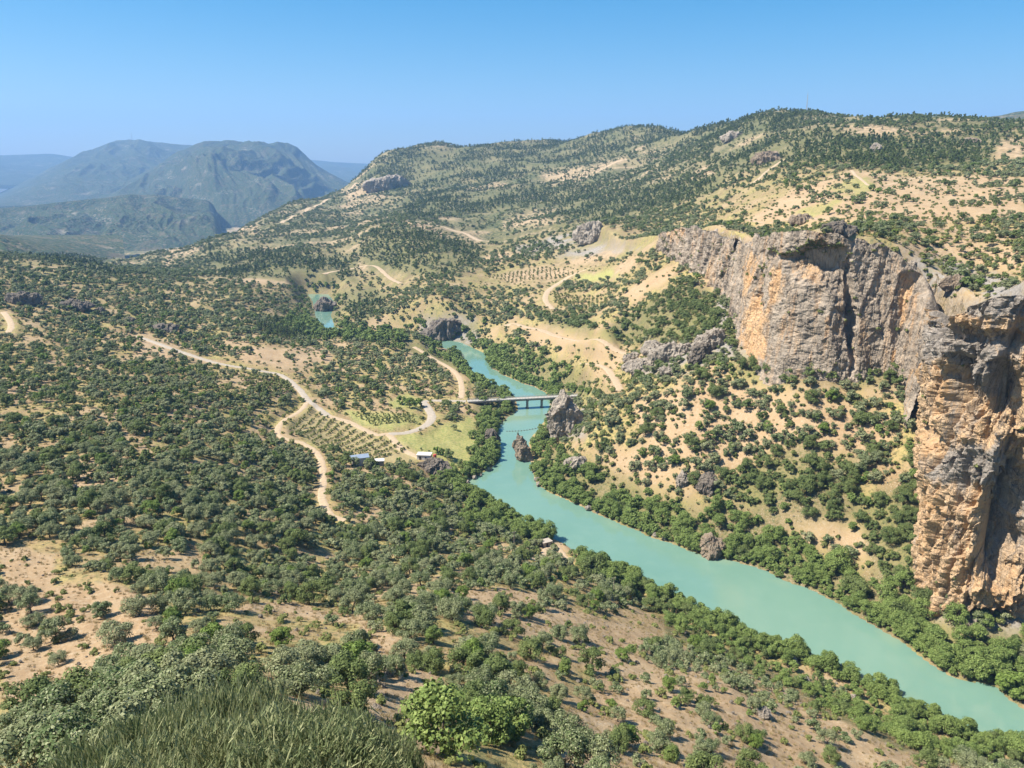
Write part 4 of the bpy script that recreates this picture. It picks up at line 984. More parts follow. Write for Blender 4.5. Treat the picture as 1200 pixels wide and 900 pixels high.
kind('sapling', 'orchard_sapling', 'young tree', L_SH, variants(4, 170, 0.9, 1.7, 0.1, 8, 120, 0.42, 'round', None), 'young trees in field rows', 1.6)

# ------------------------------------------------------------------ vegetation: where it grows
def scatter_grid(rmin, rmax, sp):
    W = rmax * 0.95
    nx, ny = int(2 * W / sp), int(rmax / sp)
    ix, iy = np.meshgrid(np.arange(nx), np.arange(ny))
    x = (ix + 0.5 * (iy % 2)) * sp - W; y = iy * sp
    x = x + rng.uniform(-0.42, 0.42, x.shape) * sp; y = y + rng.uniform(-0.42, 0.42, y.shape) * sp
    r = np.hypot(x, y); m = (r >= rmin) & (r < rmax) & (np.abs(np.arctan2(x, y)) < math.radians(42))
    return x[m], y[m]
def ell(u, v, cu, cv, ru, rv): return np.exp(-(((u - cu) / ru) ** 2 + ((v - cv) / rv) ** 2) ** 2)
def sample(a, x, y):
    i = np.clip(((np.arctan2(x, y) - TH[0]) / (TH[1] - TH[0])).round().astype(int), 0, NT - 1); j = np.clip(((np.log(np.hypot(x, y)) - LR[0]) / (LR[1] - LR[0])).round().astype(int), 0, NR - 1)
    return a[j, i]
def slope_at(x, y, e=4.0):
    return np.hypot(HG(x + e, y) - HG(x - e, y), HG(x, y + e) - HG(x, y - e)) / (2 * e)
THIN = [(60,780,80,70,.22),(340,745,90,50,.5),(460,850,70,60,.55),(640,720,60,30,.3),(850,830,140,60,.16),(1050,865,90,30,.7),(720,740,60,25,.65),(860,505,110,45,.22),(910,530,50,12,.8),(780,540,60,20,.5),(1000,235,130,40,.45),(1130,240,80,40,.4),(1100,290,90,22,.2),(1010,155,60,8,.6),(1160,178,40,12,.7),
        (600,328,60,12,.8),(690,318,50,12,.9),(330,420,60,16,.65),(300,452,50,10,.6),(60,680,60,20,.35),(20,655,50,20,.5),(640,272,60,20,.4),(330,330,40,6,.7),(410,312,40,10,.6),(560,280,40,12,.6),(880,240,60,20,.55)]
def density(u, v, x, y):
    u = u + 14 * fbm(x / 26, y / 26, 41, 3); v = v + 9 * fbm(x / 26 + 7, y / 26, 43, 3)
    d = 0.69 + 0.5 * fbm(x / 34, y / 34, 21, 3) + 0.25 * ell(u, v, 400, 640, 230, 75)
    d = d - 0.13 * sstep(680, 730, v)
    for cu, cv, ru, rv, k in THIN: d = d - k * ell(u, v, cu, cv, ru, rv)
    for P in RIV_Z + OAK_Z: d = np.where(in_poly(u, v, P), np.maximum(d, 0.80 + 0.25 * pnoise(x / 16, y / 16, 6)), d)
    for P in PINE_Z: d = np.where(in_poly(u, v, P), np.maximum(d, 0.86 + 0.3 * pnoise(x / 50, y / 50, 6)), d)
    return d
def blocked(x, y, gap=2.0):
    z = HG(x, y); m = z < 0.25
    m |= river_d(x, y) < 1.5
    m |= road_d(x, y) < gap
    w = plateau_w(x, y); m |= (w > 0.02) & (w < 0.98)
    dc = dist_line(x, y, CLP); m |= dc < np.where(in_poly(x, y, PLATEAU), np.where(z < 40, 0, 11), np.where(y < 350, 3, 7)); m |= in_poly(x, y, PLATEAU) & (z < 60) & (dc > 7)
    return m
cand = {k: [] for k in KIND}
for rmin, rmax, sp in ((70, 420, 4.6), (420, 1000, 5.6), (1000, 1900, 6.8), (1900, 3300, 8.8)):
    x, y = scatter_grid(rmin, rmax, sp); z = HG(x, y); u, v, dep = proj(x, y, z)
    m = (u > -170) & (u < 1370) & (v < 1010); x, y, z, u, v, dep = [q[m] for q in (x, y, z, u, v, dep)]
    nr_ = river_d(x, y)
    bsk = sample(bare, x, y); gsk = sample(grass, x, y); slp = slope_at(x, y)
    dn = density(u, v, x, y) * np.where((rmin >= 1000), 1.02, 1.0)
    dn = np.where(nr_ < 16, np.maximum(dn, 0.95), dn)
    fl_ = sample(farclear, x, y) * sample(scrub, x, y)
    csk = sample(clear, x, y); dn = dn * np.where((dep > 950), 0.25 + 0.85 * sstep(-0.35, 0.2, fbm(x / 150, y / 150, 51, 4)), 1.0); csk = csk; dn = dn * (1 - 0.6 * csk * (rmin < 1000)); dn = dn * (1 - 0.30 * bsk) * (1 - 0.93 * gsk) * (1 - 0.55 * fl_)
    RS = in_poly(u, v, [(690,470),(760,430),(870,420),(1090,440),(1090,600),(960,590),(860,580),(760,560),(690,530)]); dn = np.where(RS, np.maximum(dn, 0.86 + 0.5 * fbm(x / 22, y / 22, 61, 2) - 0.6 * ell(u, v, 905, 532, 60, 14) - 0.6 * ell(u, v, 870, 590, 40, 14) - 0.35 * ell(u, v, 780, 510, 50, 14)), dn)
    dn = np.where(slp > 1.5, dn * 0.3, dn)
    dn = np.where(ell(u, v, 850, 845, 190, 62) > 0.3, np.maximum(dn, 0.42), dn)
    # vineyard field kept clear of scattered trees
    for P in ([(338,500),(362,474),(474,520),(492,540),(440,544),(390,530)], [(645,343),(712,343),(712,358),(650,360)], [(563,322),(640,312),(685,318),(640,334),(580,334)], [(715,320),(748,295),(748,312),(720,330)], [(725,350),(785,308),(795,318),(745,356)]): dn = np.where(in_poly(u, v, P), 0.0, dn)
    m = (rng.random(len(x)) < dn) & ~blocked(x, y); m &= road_d(x, y) > np.where(dep > 430, 7.5, 2.0); x, y, z, u, v, dep, nr_, RSx = [q[m] for q in (x, y, z, u, v, dep, nr_, RS)]
    pn = np.zeros(len(x), bool); rv = pn.copy(); ok = pn.copy()
    uu = u + 8 * fbm(x / 20, y / 20, 2, 2); vv = v + 6 * fbm(x / 20 + 5, y / 20, 2, 2)
    for P in PINE_Z: pn |= in_poly(uu, vv, P)
    for P in RIV_Z: rv |= in_poly(uu, vv, P)
    for P in OAK_Z: ok |= in_poly(uu, vv, P)
    rv |= nr_ < 15 + 5 * pnoise(x / 20, y / 20)
    rnd = rng.random(len(x))
    ty = np.full(len(x), 'olive  ')
    ty[rnd > 0.86] = 'oak'; ty[(rnd > 0.80) & (rnd < 0.86) & (dep < 700)] = 'river'; ty[(rnd < 0.05 + 0.14 * ell(u, v, 150, 410, 220, 50)) & (dep < 1000)] = 'lime'
    if rmin >= 1000: ty[(rnd > 0.6)] = 'oak'
    ty[pn & (rnd > 0.22)] = 'pine'; ty[ok & (rnd < 0.78)] = 'oak'; ty[rv] = 'river'; ty[rv & (rnd > 0.86)] = 'oak'
    hi = (z > 130) & (dep > 900); ty[hi & (rnd > 0.35) & (rnd < 0.62)] = 'pine'
    young = ell(u, v, 850, 845, 190, 62) > 0.3
    sc = (0.46 + 0.80 * rng.random(len(x)) ** 0.9) * np.where(dep < 700, 0.95, 1.0); sc = np.where((ty == 'river') & ~rv, sc * 0.62, sc) * np.where(young, 0.72, 1.0) * np.where(rmin >= 1900, 1.12, 1.0)
    sc *= np.where((dep < 270) & (v > 640), 0.86, 1.0)
    sc *= np.where(RSx, 1.12, 1.0)
    sc *= np.where((z < 30) & in_poly(u, v, [(960,640),(1085,690),(1205,725),(1205,850),(1040,760)]), 1.35, 1.0)
    # small scrub growth mixed into the slopes on the left
    sm = (~young) & (rng.random(len(x)) < 0.22) & (ty == 'olive  '); sc[sm] *= 0.6
    sc[(ty == 'river')] *= np.where(dep[(ty == 'river')] < 340, 0.86, 1.0)
    for k in KIND:
        q = np.char.strip(ty) == k
        if q.any(): cand[k].append(np.stack([x[q], y[q], z[q], sc[q], rng.uniform(0, 2 * PI, q.sum()), u[q], v[q], dep[q]], 1))
# shrubs between the trees on the near slopes
x, y = scatter_grid(45, 430, 3.0); z = HG(x, y); u, v, dep = proj(x, y, z)
m = (u > -100) & (u < 1300) & (v < 960) & (rng.random(len(x)) < 0.20 + 0.25 * fbm(x / 14, y / 14, 4, 3)) & ~blocked(x, y, 0.6)
x, y, z, u, v, dep = [q[m] for q in (x, y, z, u, v, dep)]
cand['shrub'].append(np.stack([x, y, z, rng.uniform(0.35, 1.25, len(x)) ** 1.3, rng.uniform(0, 6.28, len(x)), u, v, dep], 1))
# the first rows of trees lean out over the water
for line, side in ((lb, -1), (rb, -1)):
    tg_ = np.gradient(line, axis=0); tg_ /= np.linalg.norm(tg_, axis=1)[:, None]; nn = np.stack([-tg_[:, 1], tg_[:, 0]], -1)
    tst = line + nn * 3
    if in_poly(tst[:, 0], tst[:, 1], RIVER).mean() > 0.5: nn = -nn
    for off, jit in ((0.9, 0.5), (4.0, 1.0), (7.5, 1.6)):
        q = resample(line + nn * off, 3.7); q = q + rng.normal(0, jit * 0.6, q.shape); q = q[rng.random(len(q)) < 0.9]
        z = HG(q[:, 0], q[:, 1]); u, v, dep = proj(q[:, 0], q[:, 1], z)
        skip = in_poly(u, v, [(600,470),(612,548),(640,552),(650,470)]) | in_poly(u, v, [(585,486),(612,484),(606,496),(586,500)]) | in_poly(u, v, [(645,628),(676,640),(690,668),(660,660)]) | (z < -0.1) | (road_d(q[:, 0], q[:, 1]) < 1) | (u < -100) | (u > 1320)
        k_ = ~skip; cand['river'].append(np.stack([q[k_, 0], q[k_, 1], z[k_], (0.35 + 0.75 * rng.random(k_.sum()) ** 1.3) * (0.8 if off < 2 else 1), rng.uniform(0, 6.28, k_.sum()), u[k_], v[k_], dep[k_]], 1))
# low shrubs further off
x, y = scatter_grid(430, 1000, 4.6); z = HG(x, y); u, v, dep = proj(x, y, z)
m = (u > -60) & (u < 1260) & (v < 900) & (rng.random(len(x)) < 0.22 + 0.3 * fbm(x / 22, y / 22, 4, 3)) & ~blocked(x, y, 0.6) & (sample(grass, x, y) < 0.5)
for P in ([(338,500),(362,474),(474,520),(492,540),(440,544),(390,530)],): m &= ~in_poly(u, v, P)
x, y, z, u, v, dep = [q[m] for q in (x, y, z, u, v, dep)]
cand['shrub'].append(np.stack([x, y, z, rng.uniform(0.6, 1.6, len(x)), rng.uniform(0, 6.28, len(x)), u, v, dep], 1))
# bushes on the cliff rims and ledges
from mathutils.bvhtree import BVHTree
from mathutils import Vector
for ob, n_r, n_l in ((bpy.data.objects['limestone_cliff'], 420, 240), (bpy.data.objects['rock_bluff'], 150, 60), (bpy.data.objects['cliff_band'], 420, 160)):
    me_ = ob.data; nv = len(me_.vertices); co_ = np.empty(nv * 3, np.float32); me_.vertices.foreach_get('co', co_); co_ = co_.reshape(-1, 3)
    nf = len(me_.polygons); nn_ = np.empty(nf * 3, np.float32); me_.polygons.foreach_get('normal', nn_); nn_ = nn_.reshape(-1, 3); ce = np.empty(nf * 3, np.float32); me_.polygons.foreach_get('center', ce); ce = ce.reshape(-1, 3); ar = np.empty(nf, np.float32); me_.polygons.foreach_get('area', ar)
    ma = np.empty(nv * 4, np.float32); me_.attributes['mask'].data.foreach_get('color', ma); rimv = ma.reshape(-1, 4)[:, 1]
    li = np.empty(nf * 4, np.int32); me_.loops.foreach_get('vertex_index', li); rimf = rimv[li.reshape(-1, 4)].max(1)
    for sel_, n_ in (((rimf > 0.02) & (nn_[:, 2] > 0.35), n_r), ((rimf <= 0) & (nn_[:, 2] > 0.66), n_l)):
        id_ = np.nonzero(sel_)[0]
        if not len(id_): continue
        id_ = rng.choice(id_, min(n_, len(id_)), replace=False, p=ar[id_] / ar[id_].sum())
        P_ = ce[id_].astype(float); u, v, dep = proj(P_[:, 0], P_[:, 1], P_[:, 2])
        big_ = (rng.random(len(P_)) < 0.42) & (rimf[id_] > 0)
        sc_ = np.where(big_, rng.uniform(0.4, 0.8, len(P_)), rng.uniform(0.6, 1.9, len(P_)) * np.where(rimf[id_] > 0, 1, 0.8))
        R_ = np.stack([P_[:, 0], P_[:, 1], P_[:, 2] - 0.15, sc_, rng.uniform(0, 6.28, len(P_)), u, v, dep], 1)
        cand['oak'].append(R_[big_]); cand['shrub'].append(R_[~big_])
# rows of young trees in the field by the track, and in the fields across the river
def rows(quad, nrow, ncol, key, sc):
    Q = cast(*np.array(quad, float).T)[:, :2]
    for i in range(nrow):
        f = (i + 0.5) / nrow
        for j in range(ncol):
            g = (j + 0.5) / ncol
            p = (Q[0] * (1 - f) + Q[3] * f) * (1 - g) + (Q[1] * (1 - f) + Q[2] * f) * g + rng.normal(0, 0.35, 2)
            if rng.random() < 0.07: continue
            z = HG(*p); u, v, dep = proj(p[0], p[1], z)
            cand[key].append(np.array([[p[0], p[1], float(z), sc * rng.uniform(0.65, 1.2), rng.uniform(0, 6.28), u, v, dep]]))
rows([(336,502),(362,477),(484,527),(426,543)], 13, 19, 'sapling', 1.05)
rows([(647,343),(712,343),(712,357),(652,358)], 7, 14, 'sapling', 1.6)
rows([(408,484),(488,487),(486,496),(440,500)], 6, 12, 'sapling', 1.1)
rows([(286,444),(338,447),(345,462),(300,462)], 6, 11, 'sapling', 1.5)
rows([(565,322),(640,313),(682,319),(600,332)], 8, 16, 'sapling', 1.3)
# single trees placed one by one
def one(key, u, v, sc, ex=0.0):
    p = cast(u, v)[0]; uu, vv, dep = proj(*p)
    cand[key].append(np.array([[p[0], p[1], p[2], sc, rng.uniform(0, 6.28), uu, vv, dep]]))
one('cypress', 1060, 692, 1.0); one('pine', 957, 806, 0.85); one('oak', 694, 676, 1.7)
for u, v, s in ((158,548,1.0),(150,560,.8),(168,556,.9),(140,565,.7),(172,545,.8)): one('pine', u, v, s * 0.9)
for u, v, s in ((414,788,1.15),(385,785,.9),(400,470,.6),(700,705,1.0),(480,478,1.6),(470,474,1.4),(490,477,1.5),(120,545,1.0),(75,460,1.0),(1185,815,2.0)): one('lime', u, v, s)
for u, v, s in ((598,868,1.15),(575,872,1.0),(518,885,1.25),(528,852,.95),(610,850,.8),(640,668,1.0),(718,686,1.5),(707,682,1.2),(737,696,1.4)): one('river', u, v, s * (0.9 if v > 800 else 0.8))
for u, v, s in ((415,838,.7),(560,835,.8),(290,818,.62),(270,820,.5),(545,790,.9),(330,783,.45)): one('oak', u, v, s)
for u, v, s in ((1062,446,1.25),(1068,440,1.1),(1056,452,1.0),(1048,442,.9),(1072,452,.9)): one('oak', u, v, s)
for k_ in range(26):
    u, v = rng.uniform(1045, 1160), rng.uniform(296, 352); one('oak' if k_ % 2 else 'shrub', u, v, rng.uniform(0.4, 0.8) * (1 if k_ % 2 else 2))
# grey-green crowns close below the viewpoint, on the left
for u, v, s in ((60,893,1.0),(110,885,.95),(150,862,.9),(185,835,.9),(30,900,.9),(215,812,.8),(245,806,.85),(195,868,.9),(90,905,1.0),(170,905,1.0),(225,842,.85)): one('olive', u, v, s)
for k in KIND: cand[k] = np.concatenate(cand[k]) if cand[k] else np.zeros((0, 8))

# ------------------------------------------------------------------ labels that single trees out
allt = np.concatenate([cand[k] for k in ('olive', 'river', 'oak', 'pine', 'lime')])
used_labels = set()
SIZE = {'olive': ('small', 'rounded', 'broad'), 'river': ('low', 'bushy', 'tall'), 'oak': ('small', 'rounded', 'broad'), 'pine': ('slim', 'pointed', 'tall'), 'shrub': ('tiny', 'low', 'spreading'), 'lime': ('small', 'leafy', 'broad'), 'cypress': ('tall',) * 3, 'sapling': ('tiny', 'small', 'bushy')}
WHAT = {'olive': 'grey green olive tree', 'river': 'fresh green tree', 'oak': 'dark green oak', 'pine': 'green pine tree', 'shrub': 'green shrub', 'lime': 'lime green tree', 'cypress': 'dark narrow cypress', 'sapling': 'young tree'}
def make_label(key, row):
    x, y, z, s, _, u, v, dep = row
    q = SIZE[key][0 if s < 0.75 else 1 if s < 1.05 else 2]
    near = int((((allt[:, 0] - x) ** 2 + (allt[:, 1] - y) ** 2) < 49).sum())
    if float(river_d(np.array([x]), np.array([y]))[0]) < 14: ctx = 'by the river'
    elif float(road_d(np.array([x]), np.array([y]))[0]) < 6: ctx = 'beside the track'
    elif key == 'sapling': ctx = 'in field rows'
    elif near >= 5: ctx = 'in a thicket'
    elif near <= 2: ctx = 'on open soil'
    else: ctx = 'on the slope'
    for f in ('%.0f', '%.1f', '%.2f'):
        hz = u / 12; vt = (v - 0.45 * KIND[key]['ht'] * s * F / dep) / 9
        t = f'{q} {WHAT[key]} {ctx}, {f % hz}% across and {f % vt}% down' + (' the view' if f == '%.0f' else '')
        if t not in used_labels: break
    used_labels.add(t); return t

# ------------------------------------------------------------------ things (largest in view) and the rest as stuff
def scatter_stuff(name, label, pts, srcs, seed=0, tilt=0.06):
    g = np.random.default_rng(seed); n = len(pts)
    rot = np.stack([g.normal(0, tilt, n), g.normal(0, tilt, n), g.uniform(0, 2 * PI, n)], -1)
    me = bpy.data.meshes.new(name); me.vertices.add(n); me.vertices.foreach_set('co', pts[:, :3].astype(np.float32).ravel())
    for an, ty, d in (('size', 'FLOAT', pts[:, 3]), ('turn', 'FLOAT_VECTOR', rot), ('pick', 'INT', g.integers(0, len(srcs), n))):
        a = me.attributes.new(an, ty, 'POINT'); a.data.foreach_set({'FLOAT': 'value', 'INT': 'value', 'FLOAT_VECTOR': 'vector'}[ty], np.asarray(d, np.int32 if ty == 'INT' else np.float32).ravel())
    o = bpy.data.objects.new(name, me); C.objects.link(o)
    ng = bpy.data.node_groups.new(name, 'GeometryNodeTree')
    ng.interface.new_socket('Geometry', in_out='INPUT', socket_type='NodeSocketGeometry'); ng.interface.new_socket('Geometry', in_out='OUTPUT', socket_type='NodeSocketGeometry')
    gi, go = ng.nodes.new('NodeGroupInput'), ng.nodes.new('NodeGroupOutput')
    ip = ng.nodes.new('GeometryNodeInstanceOnPoints'); ip.inputs['Pick Instance'].default_value = True
    jn = ng.nodes.new('GeometryNodeJoinGeometry')
    for s in srcs:
        oi = ng.nodes.new('GeometryNodeObjectInfo'); oi.transform_space = 'ORIGINAL'; oi.inputs['Object'].default_value = s; oi.inputs['As Instance'].default_value = True
        ng.links.new(oi.outputs['Geometry'], jn.inputs[0])
    def na(nm, ty):
        q = ng.nodes.new('GeometryNodeInputNamedAttribute'); q.data_type = ty; q.inputs['Name'].default_value = nm; return q.outputs[0]
    ng.links.new(gi.outputs[0], ip.inputs['Points']); ng.links.new(jn.outputs[0], ip.inputs['Instance'])
    ng.links.new(na('pick', 'INT'), ip.inputs['Instance Index']); ng.links.new(na('turn', 'FLOAT_VECTOR'), ip.inputs['Rotation']); ng.links.new(na('size', 'FLOAT'), ip.inputs['Scale'])
    ng.links.new(ip.outputs[0], go.inputs[0])
    o.modifiers.new('scatter', 'NODES').node_group = ng
    return tag(o, label, None, None, 'stuff')
STUFF = {'olive': ('olive_grove', 'mass of grey green olives covering the terraces and far slopes'), 'river': ('riverside_woods', 'fresh green woods lining the river banks'), 'oak': ('oak_scrub', 'dark evergreen oak scrub over slopes and hills'),
         'pine': ('pine_forest', 'pine forest covering knoll, ridges and high slopes'), 'shrub': ('undergrowth', 'low green undergrowth scattered over the dry slope'), 'lime': ('lime_thicket', 'lime green bushes dotted through the groves'), 'cypress': None, 'sapling': ('field_saplings', 'small young trees in rows across the fields')}
MAXN = {'olive': 300, 'river': 300, 'oak': 220, 'pine': 80, 'shrub': 300, 'lime': 60, 'cypress': 5, 'sapling': 250}
NPRO = {'olive': (7, 3, 3), 'river': (6, 3, 2), 'oak': (5, 3, 2), 'pine': (4, 2, 3), 'shrub': (6, 3, 0), 'lime': (3, 2, 0), 'cypress': (1, 0, 0), 'sapling': (4, 0, 0)}
for k, K in KIND.items():
    A = cand[k]
    if not len(A): continue
    top = A[:, 2] + K['ht'] * A[:, 3]
    u1, v1, _ = proj(A[:, 0], A[:, 1], top)
    infr = (A[:, 5] > -6) & (A[:, 5] < 1206) & (v1 < 896) & (A[:, 6] > 120)
    # keep only what the ground does not hide
    vis = np.ones(len(A), bool)
    for f in np.linspace(0.06, 0.97, 46):
        px, py = A[:, 0] * f, A[:, 1] * f; zz = EYE + (top - 0.2 - EYE) * f
        vis &= zz > HG(px, py) - 0.4
    size = np.where(infr & vis, K['ht'] * A[:, 3] / A[:, 7], 0)
    order = np.argsort(-size); nth = min(MAXN[k], int((size > 0).sum()))
    sel = order[:nth]; rest = order[nth:]
    n1, n2, n3 = NPRO[k]; srcs_mid, srcs_far = [], []
    protos = {}
    for q, i in enumerate(sel):
        r = A[i]
        near_ = size[i] * F > 13 or n2 + n3 == 0
        last = nth - q <= (n2 + n3)
        pi = int(rng.integers(0, n1)) if not last else n1 + (nth - q - 1) % (n2 + n3)
        cm, tm, _ = K['protos'][pi]
        lab = make_label(k, r)
        sq = rng.uniform(0.9, 1.12)
        if k == 'sapling' or tm is None:
            o = link(K['name'], cm, None, None, r[:3], r[4]); o.scale = (r[3],) * 3
            tag(o, lab, K['cat'], K['group']); src = o
        else:
            o = empty(K['name'], r[:3], r[4]); o.scale = (r[3], r[3], r[3] * sq); tag(o, lab, K['cat'], K['group'])
            if pi in protos:
                c0, t0 = protos[pi]; c_, t_ = c0.copy(), t0.copy(); C.objects.link(c_); C.objects.link(t_); c_.parent = o; t_.parent = o
            else:
                c_ = link('crown', cm, None, o); t_ = link('trunk', tm, None, o); protos[pi] = (c_, t_)
            src = c_
        if pi >= n1 + n2: srcs_far.append(src)
        elif pi >= n1: srcs_mid.append(src)
        if n2 + n3 == 0 and q < n1: srcs_mid.append(src)
    B = A[rest]; B = B[(B[:, 5] > -160) & (B[:, 5] < 1360)]
    if not len(B) or not STUFF[k]: continue
    nm, lab = STUFF[k]
    if not srcs_far or not srcs_mid: scatter_stuff(nm, lab, B, srcs_mid or srcs_far, 5)
    else:
        # one object: near points use the finer crowns, far ones the coarse crowns
        far = B[:, 7] > 650
        o = scatter_stuff(nm, lab, np.concatenate([B[~far], B[far]]), srcs_far[::-1] + srcs_mid[::-1], 5)
        pk = np.concatenate([rng.integers(0, len(srcs_mid), (~far).sum()), len(srcs_mid) + rng.integers(0, len(srcs_far), far.sum())]).astype(np.int32)
        # the join order of the sources decides the index: sources joined last come first
        o.data.attributes['pick'].data.foreach_set('value', pk)
    print('PLANT', k, 'things', nth, 'stuff', len(B))

# ------------------------------------------------------------------ dry grass tufts on the near slopes
def tuft(name, seed, n, h, w):
    g = np.random.default_rng(seed); V, Fq = [], []
    for i in range(n):
        a = g.random() * 6.28; q = 0.32 * math.sqrt(g.random()); b = g.random() * 6.28; l = h * (0.5 + 0.7 * g.random()); t = 0.35 * g.random()
        x, y = q * math.cos(a), q * math.sin(a); o = len(V)
        V += [(x - w * math.cos(b), y - w * math.sin(b), 0), (x + w * math.cos(b), y + w * math.sin(b), 0), (x + t * l * math.cos(a) + w * .3, y + t * l * math.sin(a), l), (x + t * l * math.cos(a) - w * .3, y + t * l * math.sin(a), l)]
        Fq.append([o, o + 1, o + 2, o + 3])
    return fast_mesh(name, np.array(V), np.array(Fq))
tufts = []
p0 = cast([40, 330, 480, 700, 820], [700, 760, 830, 810, 850])
for i in range(3):
    o = link('grass_tuft', tuft('grass_tuft', 300 + i, 46, 0.42, 0.028), L_DG, None, p0[i]); o.scale = (1.3,) * 3
    tufts.append(tag(o, ['straw coloured grass tuft on the bare soil at the far left', 'straw coloured grass tuft on bare soil behind the broom', 'straw coloured grass tuft on the slope below the lime tree'][i], 'grass tuft', 'dry grass tufts'))
x, y = scatter_grid(40, 300, 1.25); z = HG(x, y); u, v, dep = proj(x, y, z)
m = (u > -80) & (u < 1280) & (v < 960) & (rng.random(len(x)) < 0.35 + 0.5 * fbm(x / 9, y / 9, 14, 3)) & ~blocked(x, y, 0.3)
scatter_stuff('dry_grass', 'dry straw coloured grass over the bare slope', np.stack([x[m], y[m], z[m], rng.uniform(0.45, 1.3, m.sum())], 1), tufts, 9, 0.15)
print('grass', m.sum())

x2, y2 = scatter_grid(300, 620, 2.3); z2 = HG(x2, y2); u2, v2, _ = proj(x2, y2, z2)
m2 = (u2 > -80) & (u2 < 1280) & (v2 < 960) & (rng.random(len(x2)) < 0.30 + 0.6 * fbm(x2 / 12, y2 / 12, 14, 3)) & ~blocked(x2, y2, 0.3)
m2 &= sample(grass, x2, y2) < 0.15
scatter_stuff('dry_scrub', 'low dry scrub and straw tufts over the middle slopes', np.stack([x2[m2], y2[m2], z2[m2], rng.uniform(0.8, 2.2, m2.sum())], 1), tufts + [o for o in C.objects if o.name.startswith('crown') and o.parent and o.parent.name.startswith('shrub')][-2:], 19, 0.15)
# loose stones on the bare ground
x, y = scatter_grid(45, 420, 1.7); z = HG(x, y); u, v, dep = proj(x, y, z)
m = (u > -80) & (u < 1280) & (v < 960) & (rng.random(len(x)) < 0.10 + 0.35 * fbm(x / 12, y / 12, 31, 3) + 0.1 * sample(bare, x, y)) & ~blocked(x, y, 0.3)
st_ = [o for o in C.objects if o.name.startswith('shore_stone')][:6]
scatter_stuff('loose_stones', 'small pale stones lying loose over the bare slopes', np.stack([x[m], y[m], z[m] - 0.05, 0.05 + 0.30 * rng.random(m.sum()) ** 4], 1), st_, 12, 0.5)
# ------------------------------------------------------------------ broom shrubs right below the viewpoint
def broom_mesh(name, seed, n, R, H):
    g = np.random.default_rng(seed)
    a = g.random(n) * 2 * PI; q = R * np.sqrt(g.random(n)); x, y = q * np.cos(a), q * np.sin(a)
    top = H * (1 - 0.42 * (q / R) ** 2) * (0.72 + 0.34 * g.random(n)) + 0.6 * pnoise(x * 2.4, y * 2.4, seed) + 0.2 * pnoise(x * 7, y * 7, seed)
    L = 0.09 + 0.17 * g.random(n); dep = g.random(n) ** 2.2
    top = top * (1 - 0.55 * dep); up = g.random(n) < 0.10; top = np.where(up, top + 0.10 + 0.22 * g.random(n), top); L = np.where(up, L * 1.7, L)
    ln = np.stack([x / R * 0.16 + g.normal(0, 0.24, n) - 0.06, y / R * 0.16 + g.normal(0, 0.24, n), np.ones(n)], -1)
    w = 0.005 + 0.008 * g.random(n); b = g.random(n) * PI; sx, sy = np.cos(b) * w, np.sin(b) * w
    base = np.stack([x, y, top], -1) - ln * L[:, None]; tip = np.stack([x, y, top], -1); mid = (base + tip) / 2 + g.normal(0, 0.012, (n, 3))
    side = np.stack([sx, sy, 0 * sx], -1)
    V = np.stack([base - side * .7, base + side * .7, mid + side, mid - side, tip + side * .25, tip - side * .25], 1).reshape(-1, 3)
    k = np.arange(n)[:, None] * 6
    Fq = np.concatenate([k + np.array([[0, 1, 2, 3]]), k + np.array([[3, 2, 4, 5]])])
    return fast_mesh(name, V, Fq)
def broom_stalks(name, seed, n, R, H):
    g = np.random.default_rng(seed); mb = MB()
    for i in range(n):
        a = g.random() * 6.28; q = R * math.sqrt(g.random()); mb.tube([(q * .3 * math.cos(a), q * .3 * math.sin(a), -0.4), (q * .8 * math.cos(a), q * .8 * math.sin(a), H * .45), (q * math.cos(a), q * math.sin(a), H * .8)], [0.02, 0.014, 0.006], 5)
    return mb.mesh(name)
bm_ = [(broom_mesh('sprays', 400 + i, 15000, 1.2, 1.7), broom_stalks('stems', 400 + i, 40, 1.0, 1.6)) for i in range(3)]
BROOM = [(250,11.0,776,1.05,'tallest broom shrub at the middle of the foreground clump'),(180,11.2,795,1.0,'broom shrub just left of the tallest one'),(320,10.8,795,1.0,'broom shrub just right of the tallest one'),(120,10.2,832,.95,'broom shrub at the left side of the clump by grey green crowns'),
 (380,10.2,818,.95,'broom shrub near the right end of the clump'),(425,9.6,868,.65,'low broom shrub at the right end of the clump'),(215,9.4,826,.95,'broom shrub along the bottom edge below the tallest one'),(300,9.3,832,.95,'broom shrub along the bottom edge, right of centre in the clump'),(140,8.8,868,.9,'broom shrub at the bottom left of the clump'),(370,8.8,862,.9,'broom shrub at the bottom right of the clump'),(285,12.6,778,.95,'broom shrub behind the tallest one'),(205,12.4,786,.95,'broom shrub at the rear left of the clump')]
for i, (u, t, vt, s, lab) in enumerate(BROOM):
    q = at_t(u, vt + 14 + rng.uniform(0, 38), t); zb = float(HG(q[0], q[1])) - 0.15; sz = max(0.5, (q[2] - zb) / 2.0)
    o = empty('broom_shrub', (q[0], q[1], zb), rng.uniform(0, 6.28)); o.scale = (s, s, sz); tag(o, lab, 'shrub', 'broom shrubs below the viewpoint')
    cm, st = bm_[i % 3]; link('sprays', cm, L_BR if not cm.materials else None, o); link('stems', st, L_BR if not st.materials else None, o)

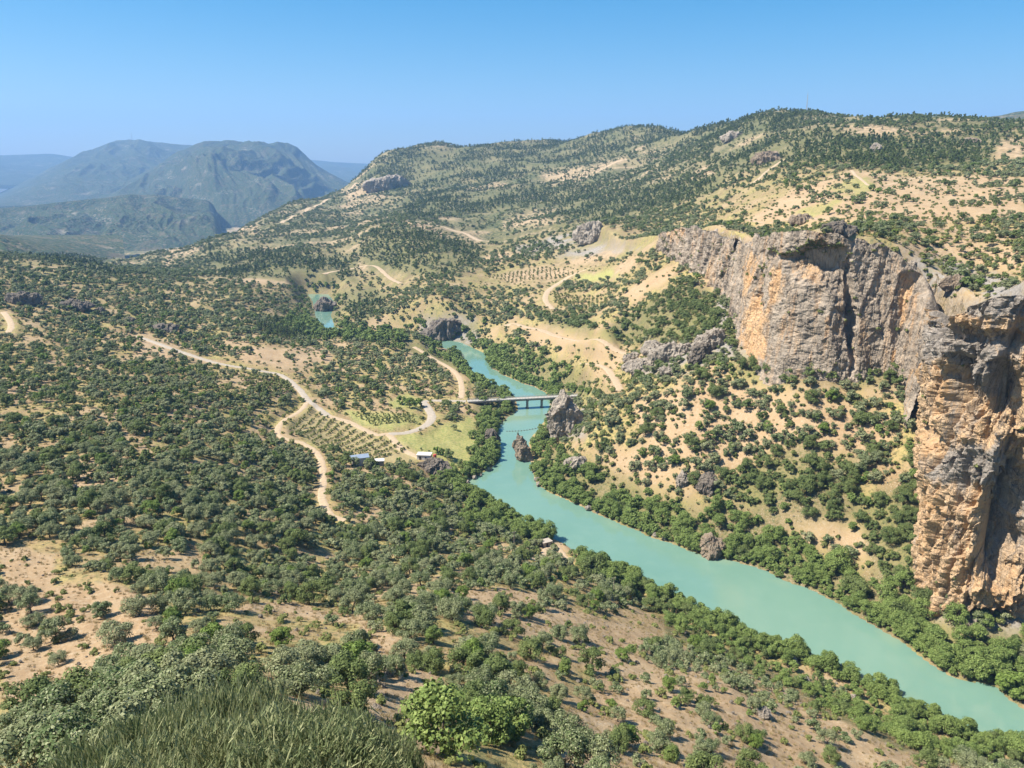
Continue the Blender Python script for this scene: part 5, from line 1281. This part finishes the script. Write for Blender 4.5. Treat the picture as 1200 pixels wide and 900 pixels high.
# ------------------------------------------------------------------ air, sky, sun, camera
SUN_EL, SUN_AZ = math.radians(53), math.radians(190)   # azimuth: angle of the direction TO the sun in the xy plane
sd_ = (math.cos(SUN_AZ) * math.cos(SUN_EL), math.sin(SUN_AZ) * math.cos(SUN_EL), math.sin(SUN_EL))
ld = bpy.data.lights.new('sun', 'SUN'); ld.energy = 5.0; ld.angle = math.radians(0.53); ld.color = (1.0, 0.93, 0.82)
lo = bpy.data.objects.new('sun', ld); C.objects.link(lo)
from mathutils import Vector
lo.rotation_euler = Vector(sd_).to_track_quat('Z', 'Y').to_euler(); lo.location = (-300, -100, 900)
w = bpy.data.worlds.new('World'); SC.world = w; w.use_nodes = True
nt = w.node_tree; bg = nt.nodes['Background']; sky = nt.nodes.new('ShaderNodeTexSky'); sky.sky_type = 'NISHITA'; sky.sun_disc = False
sky.sun_elevation = SUN_EL; sky.sun_rotation = (PI / 2 - SUN_AZ) % (2 * PI); sky.altitude = 100; sky.air_density = 1.0; sky.dust_density = 1.0; sky.ozone_density = 1.6
hs = nt.nodes.new('ShaderNodeHueSaturation'); hs.inputs['Saturation'].default_value = 1.75; hs.inputs['Hue'].default_value = 0.492; nt.links.new(sky.outputs[0], hs.inputs['Color']); nt.links.new(hs.outputs[0], bg.inputs['Color']); bg.inputs['Strength'].default_value = 0.066
hz = MB(); hz.box((0, 9000, 700), (34000, 21000, 1700)); hm = bpy.data.materials.new('air_haze'); hm.use_nodes = True
n_ = hm.node_tree; n_.nodes.remove(n_.nodes['Principled BSDF']); pv = n_.nodes.new('ShaderNodeVolumePrincipled')
pv.inputs['Color'].default_value = (0.30, 0.56, 1.0, 1); pv.inputs['Density'].default_value = 6.8e-5; pv.inputs['Anisotropy'].default_value = 0.1
n_.links.new(pv.outputs[0], n_.nodes['Material Output'].inputs['Volume'])
ho = hz.build('haze', hm); tag(ho, None, None, None, 'stuff')

cam = bpy.data.cameras.new('camera'); co = bpy.data.objects.new('camera', cam); C.objects.link(co)
cam.sensor_width = 36; cam.lens = 36 * F / 1200; cam.clip_start = 0.2; cam.clip_end = 40000
co.location = (0, 0, EYE); co.rotation_euler = (PI / 2 - PITCH, 0, 0); SC.camera = co
SC.view_settings.view_transform = 'Standard'; SC.view_settings.look = 'None'; SC.view_settings.exposure = 1.08; SC.view_settings.gamma = 1
SC.cycles.max_bounces = 6; SC.cycles.diffuse_bounces = 3; SC.cycles.transmission_bounces = 3; SC.cycles.volume_bounces = 1; SC.cycles.use_denoising = True
